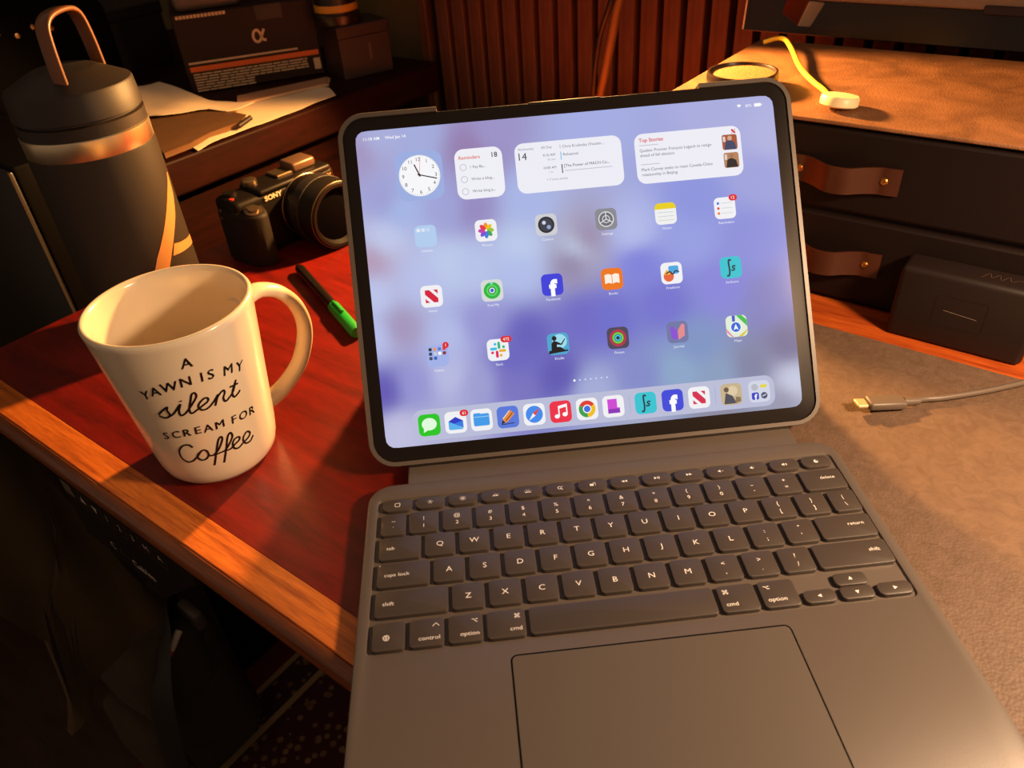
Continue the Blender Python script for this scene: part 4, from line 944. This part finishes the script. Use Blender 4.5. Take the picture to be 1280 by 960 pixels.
# polished emblem on the side: tall wedge stroke with a curved bar
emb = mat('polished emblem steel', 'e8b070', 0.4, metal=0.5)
def bottle_hit(x, y):
    d = ray(x, y); o = CAMLOC-Vector((BC.x, BC.y, ZD)); a = d.x**2+d.y**2; b = 2*(o.x*d.x+o.y*d.y); c = o.x**2+o.y**2-R*R
    q = b*b-4*a*c
    t = (-b-math.sqrt(max(0, q)))/(2*a); p = o+d*t; return math.atan2(p.y, p.x)*R, p.z
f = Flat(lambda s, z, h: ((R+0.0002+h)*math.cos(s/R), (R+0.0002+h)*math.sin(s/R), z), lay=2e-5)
def band(A, B, nu=5, nv=5):      # strip between two edges given as (degrees round the bottle, height in mm)
    q = lambda e, t: Vector(e[int(t)]).lerp(Vector(e[min(int(t)+1, len(e)-1)]), t-int(t))
    n_ = (len(A)-1)*nv
    P = [[q(A, j/nv).lerp(q(B, j/nv), i/nu) for i in range(nu+1)] for j in range(n_+1)]
    sz = lambda p: (math.radians(p.x)*R, p.y*MM)
    for j in range(n_):
        for i in range(nu): f.poly([sz(P[j][i]), sz(P[j][i+1]), sz(P[j+1][i+1]), sz(P[j+1][i])], emb, layer=1)
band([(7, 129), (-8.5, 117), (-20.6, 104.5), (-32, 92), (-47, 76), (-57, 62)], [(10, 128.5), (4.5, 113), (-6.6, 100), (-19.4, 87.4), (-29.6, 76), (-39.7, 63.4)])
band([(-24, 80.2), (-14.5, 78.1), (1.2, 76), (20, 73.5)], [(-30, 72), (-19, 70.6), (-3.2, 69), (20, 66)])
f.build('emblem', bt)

# =================================================================== CAMERA
CR = math.radians(45)
ow, on_ = 0.095, -0.455
co = Vector((0.7071*ow+0.7071*on_, 0.7071*ow-0.7071*on_, ZD))
cm = thing('camera', 'black mirrorless camera with lens standing under the shelf edge', 'camera', co, (0, 0, CR))
cbk = mat('camera black', '120e0b', 0.45, bump=0.06, nscale=2200, spec=0.25)
grey = mat('camera metal trim', '8f7c66', 0.3, metal=0.9)
# local x = width (grip at -x), local y = backwards (lens towards -y)
obj('camera_body', nbox(-0.058, 0.060, -0.019, 0.019, 0, 0.061, 0.006, 4), cbk, cm, 40)
g = [(-0.060, 0.012), (-0.062, -0.010), (-0.058, -0.032), (-0.049, -0.041), (-0.039, -0.040), (-0.033, -0.030), (-0.029, -0.018), (-0.029, 0.012)]
bm = bmesh.new(); prism(bm, g, 0.001, 0.052, 0.004); obj('grip', bm, mat('rubber grip', '1a130e', 0.6, bump=0.3, nscale=1500, spec=0.25), cm, 50)
obj('top_plate', nbox(-0.030, 0.056, -0.020, 0.016, 0.058, 0.0645, 0.003, 3), cbk, cm, 40)
bm = lathe(bmesh.new(), [(0.0075, 0), (0.0075, 0.005), (0.006, 0.006), (0, 0.006)], 28); o = obj('mode_dial', bm, grey, cm, 40, loc=(-0.022, 0.008, 0.0625))
bm = lathe(bmesh.new(), [(0.0065, 0), (0.0062, 0.004), (0, 0.0045)], 24); obj('control_dial', bm, cbk, cm, 40, loc=(-0.046, 0.006, 0.060))
bm = lathe(bmesh.new(), [(0.0085, 0), (0.0085, 0.003), (0.0055, 0.0035), (0.0055, 0.0055), (0, 0.006)], 28); o = obj('shutter_button', bm, grey, cm, 40, loc=(-0.046, -0.028, 0.051), rot=(math.radians(14), 0, 0))
bm = lathe(bmesh.new(), [(0.0022, 0), (0.0022, 0.0015), (0, 0.0018)], 16); obj('record_button', bm, mat('red button', 'c03424', 0.4), cm, 40, loc=(-0.052, -0.006, 0.0605))
obj('hot_shoe', nbox(0.000, 0.019, -0.008, 0.012, 0.064, 0.067, 0.0008, 1), grey, cm)
obj('flash_housing', nbox(0.018, 0.046, -0.010, 0.014, 0.064, 0.0735, 0.003, 3), mat('camera top metal', '6a5140', 0.35, metal=0.4), cm, 40)
for zz in (0.05, 0.043):
    bm = lathe(bmesh.new(), [(0.002, 0), (0.002, 0.002), (0, 0.0022)], 14); obj('strap_lug', bm, grey, cm, 40, loc=(-0.0595, 0.006, zz), rot=(0, math.radians(-90), 0))
# lens: axis along -y
def lens_part(name, prof, m_, parent, n=56):
    return obj(name, lathe(bmesh.new(), prof, n), m_, parent, 40, loc=(0.020, -0.018, 0.0335), rot=(math.radians(90), 0, 0))
ln = lens_part('lens', [(0.030, 0), (0.031, 0.003), (0.031, 0.012), (0.0335, 0.014), (0.0335, 0.034), (0.0325, 0.036), (0.0325, 0.050), (0.031, 0.052), (0.028, 0.052), (0.025, 0.046), (0, 0.045)], cbk, cm)
def ring_part(name, r, z0, z1, m_):
    bm = bmesh.new(); lathe(bm, [(r-0.0006, z0), (r, z0+0.0004), (r, z1-0.0004), (r-0.0006, z1)], 56, cap0=False, cap1=False); return obj(name, bm, m_, ln, 40)
ring_part('mount_ring', 0.0313, 0.0005, 0.0028, grey); ring_part('focus_ring', 0.0342, 0.017, 0.030, mat('ribbed rubber', '15100d', 0.6, bump=0.5, nscale=900)); ring_part('front_ring', 0.0330, 0.049, 0.0508, mat('front ring', '6c5a48', 0.3, metal=0.7))
bm = lathe(bmesh.new(), [(0.0255, 0.0465), (0.015, 0.0485), (0, 0.0492)], 40, cap0=False); obj('front_glass', bm, mat('dark lens glass', '060507', 0.7, spec=0.02), ln, 60)
pw = mat('pale print', 'e8cfae', 0.5)
f = Flat(lay=1e-6, base=0.0205); f.text('SONY', -0.0165, 0.0535, 0.0046, pw, bold=0.03, sx=1.1); f.build('lettering', cm, rot=(math.radians(90), 0, 0))
def alpha_mark(f, x, y, s, m_):
    f.stroke([p[:2] for p in spline([(x+s*.9, y+s*.8, 0), (x+s*.5, y+s*.1, 0), (x+s*.05, y-s*.65, 0), (x-s*.45, y-s*.7, 0), (x-s*.75, y-s*.15, 0), (x-s*.55, y+s*.55, 0), (x-s*.05, y+s*.75, 0), (x+s*.3, y+s*.2, 0), (x+s*.5, y-s*.5, 0), (x+s*.95, y-s*.65, 0)], 6)], s*.34, m_)
f = Flat(lay=1e-6, base=0.0205); alpha_mark(f, 0.050, 0.0530, 0.0035, mat('orange emblem', 'd08a4a', 0.4)); f.build('emblem', cm, rot=(math.radians(90), 0, 0))

# =================================================================== PEN
pa_, pm_, pb_ = onz(372, 333, 0.004), onz(424, 386, 0.004), onz(446, 416, 0.004)
pn = thing('marker_pen', 'black and green marker pen lying on the desk behind the mug', 'pen', (pa_.x, pa_.y, ZD))
q0 = Vector((0, 0, 0.0055)); q1 = pm_-pa_; q1.z = 0.0055; q2 = pb_-pa_; q2.z = 0.0055; q1 = q2*0.64; q1.z = 0.0055
obj('barrel', tube(bmesh.new(), [q0, q0.lerp(q2, 0.03), q0.lerp(q2, 0.06), q1], 0.0045, 18, rads=[0.002, 0.0038, 0.0048, 0.0048]), mat('black pen barrel', '17110e', 0.3), pn, 50)
obj('pen_cap', tube(bmesh.new(), [q1, q1.lerp(q2, 0.02), q1.lerp(q2, 0.95), q2], 0.005, 18, rads=[0.0046, 0.0055, 0.0055, 0.0046]), mat('green pen cap', '1f9a3a', 0.35), pn, 50)
qd = (q2-q1).normalized()
obj('pen_clip', tube(bmesh.new(), [q1+Vector((0, 0, 0.006))+qd*0.002, q1+Vector((0, 0, 0.0066))+qd*0.024], 0.0012, 8), _M['green pen cap'], pn, 50)

# =================================================================== SIDE CABINET AND WHAT STANDS ON IT
ZS = 0.058
cab = thing('side_cabinet', 'dark reddish-brown side cabinet with a thick overhanging top', 'cabinet', D(0, 0, FLOOR), ROT)
mah = wood('dark mahogany', '2c0d06', '170603', 0.55, 9, (9, 1.0, 9), 0.0, 0.05, 0.12)
obj('cabinet_top', nbox(-1.25, -0.601, 0.062, 0.549, ZS-0.039-FLOOR, ZS-FLOOR, 0.0025, 2), mah, cab)
obj('cabinet_body', nbox(-1.23, -0.64, 0.08, 0.548, 0.0, ZS-0.039-FLOOR, 0.002, 1), mah, cab)
for k in range(3):
    z0 = -FLOOR+ZS-0.045-0.2*(k+1)
    d_ = obj('drawer', nbox(-0.642, -0.630, 0.10, 0.53, z0, z0+0.19, 0.002, 1), mah, cab)
    bm = lathe(bmesh.new(), [(0.006, 0), (0.005, 0.008), (0.011, 0.014), (0.009, 0.02), (0, 0.021)], 20); obj('knob', bm, brass, d_, 40, loc=(-0.630, 0.315, z0+0.1), rot=(0, math.radians(90), 0))

# camera carton with print on its long side
bx0 = onz(241, 118, ZS); bx1 = onz(407, 92, ZS); bang = math.atan2(bx1.y-bx0.y, bx1.x-bx0.x); bw = (bx1-bx0).length
ZB = ZS+0.0005
bxo = thing('camera_carton', 'black product carton with an orange stripe and pale letter mark on the cabinet', 'carton', (bx0.x, bx0.y, ZB), (0, 0, bang))
card = mat('black printed card', '2b1710', 0.55, spec=0.25)
obj('carton_body', nbox(0, bw, 0, 0.165, 0, 0.0965, 0.0015, 1), card, bxo)
obj('lid_tab', nbox(0.105, 0.14, -0.0006, 0.001, 0.078, 0.0965, 0.0004, 1), mat('tab card', '21100b', 0.35), bxo)
prt = mat('carton print', 'd9b48c', 0.6); orp = mat('orange print', 'e8641c', 0.5)
f = Flat(lay=2e-5, base=0.0008)
alpha_mark(f, 0.103, 0.060, 0.0095, prt)
f.poly([(0.006, 0.0265), (0.177, 0.0265), (0.177, 0.033), (0.006, 0.033)], orp)
f.stroke([(0.006, 0.0375), (0.15, 0.0375)], 0.0024, prt)
rnd = random.Random(3)
for k in range(7):
    yy = 0.0232-0.0034*k; xx = 0.008; end = 0.16 if k < 4 else 0.085
    while xx < end:
        l = rnd.uniform(0.006, 0.02); f.stroke([(xx, yy), (min(end, xx+l), yy)], 0.0018, prt); xx += l+0.0014
f.poly([(0.168, 0.008), (0.177, 0.008), (0.177, 0.0225), (0.168, 0.0225)], prt)
for k in range(14): f.stroke([(0.006+0.0045*k, 0.0935), (0.0095+0.0045*k, 0.0935)], 0.004, prt)
f.build('front_print', bxo, rot=(math.radians(90), 0, 0))
f = Flat(lay=2e-5, base=0.0008)
for x0, x1, y0, y1 in ((-0.05, -0.012, 0.076, 0.084), (-0.05, -0.012, 0.062, 0.072), (-0.055, -0.01, 0.008, 0.057)): f.poly([(x0, y0), (x1, y0), (x1, y1), (x0, y1)], mat('pale label', '9c8468', 0.6))
f.build('side_label', bxo, rot=(math.radians(90), 0, math.radians(-90)))
# grey gadget on the carton
gd = thing('grey_gadget', 'grey rounded plastic case lying on top of the camera carton', 'case', bxo.matrix_basis @ Vector((0.052, 0.035, 0.0965)), (0, 0, bang+0.05))
obj('case_body', nbox(-0.045, 0.04, -0.02, 0.05, 0, 0.035, 0.008, 4), mat('grey soft plastic', '6a5a50', 0.4), gd, 40)
obj('case_lid', nbox(-0.044, 0.039, -0.019, 0.049, 0.0345, 0.045, 0.005, 3), mat('dark lid', '2a211d', 0.4), gd, 40)
# booklets under the carton's right end
for k, (c, dz) in enumerate((('c9a07a', 0.0), ('b08468', 0.0032))):
    bk = thing('booklet', ('cream stapled booklet lying flat by the carton corner', 'rose-brown thin booklet lying on the cream booklet')[k], 'booklet', (0, 0, ZS+0.0004+dz))
    P4 = [onz(*q, ZS+dz) for q in ((300, 134), (411, 108), (413, 100), (300, 124))]
    if k: P4 = [p + Vector((-0.004, 0.006, 0)) for p in P4]
    ctr = sum(P4, Vector())/4
    bk.location = (ctr.x, ctr.y, ZS+0.0004+dz)
    bm = bmesh.new(); prism(bm, [(p.x-ctr.x, p.y-ctr.y) for p in P4], 0, 0.0012); obj('pages', bm, mat('booklet pages', 'd8bf9c', 0.7), bk)
    bm = bmesh.new(); prism(bm, [(p.x-ctr.x, p.y-ctr.y) for p in P4], 0.0012, 0.0028); obj('cover', bm, mat('booklet cover %d' % k, c, 0.5), bk)

# loose papers and a brown leather pouch at the front of the cabinet
def sheet(name, label, cat, px, z, m_, amp=0.002, thick=0.0005, sub=3, seed=1, edge=0.0):
    P = [onz(*q, z) for q in px]; ctr = sum(P, Vector())/len(P)
    bm = bmesh.new(); vs_ = [bm.verts.new(p-ctr) for p in P]; fc = bm.faces.new(vs_)
    r_ = random.Random(seed)
    bmesh.ops.triangulate(bm, faces=[fc]); bmesh.ops.subdivide_edges(bm, edges=bm.edges[:], cuts=sub, use_grid_fill=True)
    ph = [r_.uniform(0, 6.28) for _ in range(4)]
    for v in bm.verts:
        x, y = v.co.x, v.co.y
        v.co.z = amp*(1.0+math.sin(55*x+ph[0])*0.5+math.sin(48*y+ph[1])*0.5+math.sin(90*(x+y)+ph[2])*0.25)
    bm.normal_update()
    top = bmesh.ops.extrude_face_region(bm, geom=bm.faces[:])
    for v in top['geom']:
        if isinstance(v, bmesh.types.BMVert): v.co.z += thick
    o = obj(name, bm, m_, smooth=40, loc=(ctr.x, ctr.y, z)); return tag(o, label, cat)
pap = mat('cream paper', 'f2dcc0', 0.8, noise=0.15, nscale=60, col2='e6c8a4')
# print lines are part of the paper only as faint grey rows
sheet('paper_sheet', 'creased pale sheet with a raised fold beside the bottle cap', 'paper', [(150, 122), (200, 106), (232, 118), (262, 128), (320, 136), (285, 143), (262, 142), (205, 152), (176, 152)], ZS+0.0075, pap, 0.004, 0.0006, 4, 3)
sheet('paper_sheet', 'long pale printed sheet whose corner hangs to the cabinet edge', 'paper', [(262, 128), (300, 131), (380, 108), (412, 112), (420, 121), (380, 136), (335, 152), (300, 166), (262, 182), (248, 190), (238, 184), (262, 172), (300, 156)], ZS+0.0008, pap, 0.0012, 0.0005, 4, 5)
pw_ = thing('leather_pouch', 'flat brown leather pouch lying between the papers on the cabinet edge', 'pouch', (0, 0, ZS))
P = [onz(*q, ZS+0.004) for q in ((176, 157), (205, 152), (272, 142), (308, 150), (300, 158), (262, 172), (240, 184), (207, 197), (190, 175))]
ctr = sum(P, Vector())/len(P); pw_.location = (ctr.x, ctr.y, ZS+0.003)
bm = bmesh.new(); prism(bm, [(p.x-ctr.x, p.y-ctr.y) for p in P][::1], 0, 0.007, 0.002); obj('pouch_body', bm, mat('brown pouch leather', '6b4a2c', 0.6, noise=0.3, nscale=60, bump=0.2), pw_, 40)
tp_ = onz(303, 152, ZS+0.011); bm = bmesh.new(); tube(bm, [Vector((0, 0, 0)), Vector((0.012, 0.016, 0.004))], 0.003, 10); obj('toggle', bm, mat('dark toggle', '22140c', 0.5), pw_, 50, loc=(tp_.x-ctr.x-0.004, tp_.y-ctr.y-0.006, 0.005))

# black leather box to the right and the lens lying on it
c0 = onz(432, 101, ZS); c1 = onz(488, 88, ZS); ca = math.atan2(c1.y-c0.y, c1.x-c0.x); cw = (c1-c0).length+0.006
kbx = thing('black_box', 'plain black lidded box at the wall end of the cabinet', 'box', (c0.x, c0.y, ZS), (0, 0, ca))
obj('box_body', nbox(0, cw, 0, 0.06, 0, 0.052, 0.0015, 2), mat('black box card', '33201a', 0.5), kbx)
obj('lid', nbox(-0.001, cw+0.001, -0.001, 0.061, 0.0505, 0.067, 0.002, 2), mat('black box lid', '2e1d17', 0.45), kbx)
obj('clasp', nbox(cw*0.55, cw*0.55+0.004, -0.0016, 0.0, 0.02, 0.042, 0.0004, 1), mat('dull clasp', '5a4438', 0.4), kbx)
le = thing('spare_lens', 'black camera lens with a yellow ring lying on the black box', 'lens', kbx.matrix_basis @ Vector((0.018, 0.03, 0.067)), (0, 0, ca))
bm = lathe(bmesh.new(), [(0.030, 0), (0.031, 0.002), (0.031, 0.012), (0.028, 0.014), (0.028, 0.04), (0.025, 0.042), (0, 0.042)], 48); obj('barrel', bm, mat('lens barrel', '1d1512', 0.3), le, 40)
bm = lathe(bmesh.new(), [(0.0284, 0.016), (0.0286, 0.0165), (0.0286, 0.024), (0.0284, 0.0245)], 48); obj('yellow_ring', bm, mat('yellow lens ring', 'c08a1c', 0.4), le, 40)

# black things at the far left of the cabinet
bp = thing('black_bag', 'black padded equipment bag on the far left of the cabinet', 'bag', D(-1.02, 0.17, ZS), ROT)
obj('bag_body', nbox(-0.12, 0.09, -0.09, 0.10, 0, 0.12, 0.02, 4), mat('black nylon', '0b0907', 0.8, bump=0.3, nscale=500, spec=0.05), bp, 40)
for k in range(4):
    bm = lathe(bmesh.new(), [(0.003, 0), (0.003, 0.001), (0, 0.0014)], 12); obj('stud', bm, grey, bp, 40, loc=(0.0905, -0.05+0.022*k, 0.1-0.006*(k % 2)), rot=(0, math.radians(90), 0))
kb2 = thing('dark_carton', 'plain dark carton standing behind the bottle cap on the cabinet', 'carton', D(-1.10, 0.33, ZS), ROT)
obj('carton_body', nbox(-0.09, 0.09, -0.05, 0.06, 0, 0.085, 0.002, 1), mat('dull dark card', '241a14', 0.6), kb2)
obj('lid', nbox(-0.092, 0.092, -0.052, 0.062, 0.07, 0.088, 0.002, 1), mat('dull dark lid', '1e1510', 0.6), kb2)

# computer tower beside the desk end
TV, TU = -0.030, -0.635
tw = thing('computer_tower', 'black computer tower with a pale edge line standing beside the desk end', 'computer', D(TU, TV, FLOOR), ROT)
hh = 0.0925-FLOOR
obj('case', nbox(-0.42, 0, 0, 0.085, 0, hh, 0.003, 2), mat('black tower metal', '0a0706', 0.5, spec=0.1), tw, 40)
obj('front_panel', nbox(-0.418, -0.002, -0.006, 0.001, 0.01, hh-0.004, 0.003, 2), mat('black tower front', '0e0908', 0.4), tw, 40)
obj('edge_strip', nbox(-0.0035, 0.0010, -0.0065, -0.0030, 0.01, hh-0.004, 0.0008, 1), mat('grey edge strip', '3c3430', 0.45), tw)

# =================================================================== UNDER THE DESK EDGE
# sit-stand control panel
kp = thing('desk_controller', 'black sit-stand desk control panel with white symbols under the front edge', 'control panel', D(0, -0.190, ZD-0.0185), ROT)
bm = bmesh.new(); prism(bm, [(-0.352, -0.080), (-0.245, -0.084), (-0.180, -0.026), (-0.180, 0.0), (-0.352, 0.0)], -0.05, 0.0, 0.003)
obj('panel', bm, mat('black panel plastic', '0e0907', 0.35), kp, 30, rot=(math.radians(90), 0, 0))
wp = mat('dim white print', 'b0a498', 0.6); ol = mat('button outline', '4a3e36', 0.6)
zc_ = -0.0255
for i in range(7):
    u_ = -0.318+0.0162*i
    f = Flat(lay=2e-5, base=0.0002)
    q = rrect(u_-0.0065, u_+0.0065, zc_-0.0085, zc_+0.0085, 0.003, 3); f.stroke(q+[q[0]], 0.0005, ol)
    if i < 2: tri(f, u_, zc_, 0.0046, 90 if i == 0 else 270, wp)
    else: f.text('123MA'[i-2], u_, zc_-0.003, 0.0060, wp)
    f.build('button', kp, rot=(math.radians(90), 0, 0))
f = Flat(lay=2e-5, base=0.0002); f.rr(-0.338, zc_+0.002, 0.014, 0.013, 0.001, mat('dim display', '5a5042', 0.5)); f.build('display_window', kp, rot=(math.radians(90), 0, 0))
f = Flat(lay=2e-5, base=0.0002); f.text('C', -0.303, -0.0665, 0.0070, wp)
for k in range(3): f.stroke([(-0.294+0.005*k, -0.066), (-0.2925+0.005*k, -0.062)], 0.0008, ol)
f.text('Cables', -0.264, -0.0695, 0.0075, wp, bold=.012); f.build('lettering', kp, rot=(math.radians(90), 0, 0))

# canvas backpack on the floor with a black strap, buckle and pull tab
bg = thing('backpack', 'dark olive canvas backpack with black strap on the rug under the desk', 'backpack', D(-0.60, -0.115, FLOOR+0.006), ROT)
can = mat('dark olive canvas', '3a2e1a', 0.9, noise=0.3, nscale=60, bump=0.3)
bm = bmesh.new()
def soft(bm, x0, x1, y0, y1, z0, z1, bev, seed, amp=0.006):
    box(bm, x0, x1, y0, y1, z0, z1, bev, 5); bmesh.ops.subdivide_edges(bm, edges=bm.edges[:], cuts=2, use_grid_fill=True)
    r_ = random.Random(seed); ph = [r_.uniform(0, 6) for _ in range(4)]
    for v in bm.verts:
        a = amp*(math.sin(31*v.co.x+ph[0]+17*v.co.z)+math.sin(27*v.co.z+ph[1])+0.5*math.sin(61*(v.co.x-v.co.z)+ph[2]))
        v.co.y += a*0.6; v.co.x += a*0.4
    return bm
obj('bag_body', soft(bmesh.new(), -0.07, 0.09, -0.07, 0.05, 0, 0.27, 0.04, 2), can, bg, 60)
obj('flap', soft(bmesh.new(), -0.074, 0.094, -0.082, 0.02, 0.17, 0.285, 0.03, 4, 0.004), can, bg, 60)
obj('front_pocket', soft(bmesh.new(), -0.05, 0.07, -0.1, -0.05, 0.03, 0.15, 0.02, 5, 0.004), can, bg, 60)
sk = mat('black webbing', '100c0a', 0.6)
st = spline([Vector((0.04, 0.02, 0.285)), Vector((0.075, -0.02, 0.29)), Vector((0.105, -0.06, 0.25)), Vector((0.115, -0.085, 0.14)), Vector((0.105, -0.09, 0.02))], 8)
obj('strap', tube(bmesh.new(), st, 0.022, 10, aspect=(1.0, 0.14), up=Vector((0.2, -1, 0.2))), sk, bg, 60)
obj('buckle', nbox(-0.02, 0.02, -0.008, 0.006, -0.014, 0.014, 0.004, 2), mat('grey buckle', '4a4038', 0.4), bg, 40, loc=(0.075, 0.02, 0.288))
p0 = Vector((0.085, -0.005, 0.292))
obj('pull_tab', tube(bmesh.new(), [p0, p0+Vector((0.006, -0.02, -0.012))], 0.0045, 10), mat('white cord tab', 'cfc4ae', 0.6), bg, 50)
obj('tab_end', tube(bmesh.new(), [p0+Vector((0.006, -0.02, -0.012)), p0+Vector((0.0075, -0.025, -0.015))], 0.0046, 10), mat('red tab end', 'b03a34', 0.5), bg, 50)

# olive cloth hanging from a hook under the desk, near its left end
jo = D(-0.47, -0.15, ZD-0.0305)
jk = thing('hanging_jacket', 'olive cloth jacket hanging in a point under the left end of the desk', 'jacket', jo)
pxs = [(-60, 520), (0, 545), (32, 552), (60, 598), (100, 640), (130, 690), (160, 715), (205, 750), (178, 792), (122, 860), (100, 890), (90, 920), (82, 872), (62, 805), (22, 752), (-60, 735)]
P = [onu(*q, -0.47) - jo for q in pxs]
P[0].z = P[1].z = P[2].z = 0.010
bm = bmesh.new(); vs_ = [bm.verts.new(p) for p in P]; fc = bm.faces.new(vs_)
bmesh.ops.triangulate(bm, faces=[fc]); bmesh.ops.subdivide_edges(bm, edges=bm.edges[:], cuts=4, use_grid_fill=True)
for v in bm.verts:
    s = v.co.dot(V); v.co += U*(0.008*math.sin(60*s+14*v.co.z)+0.004*math.sin(120*s+1))
bm.normal_update(); top = bmesh.ops.extrude_face_region(bm, geom=bm.faces[:])
for v in top['geom']:
    if isinstance(v, bmesh.types.BMVert): v.co -= U*0.010
obj('cloth', bm, mat('olive jacket cloth', '4e3d1e', 0.95, noise=0.3, nscale=30, bump=0.2), jk, 60)
bm = bmesh.new(); tube(bm, spline([Vector((0, 0, 0.0115)), Vector((0.004, -0.004, -0.012)), Vector((0.008, -0.01, -0.016)), Vector((0.012, -0.012, -0.008))], 5), 0.002, 8); obj('hook', bm, legm, jk, 50)
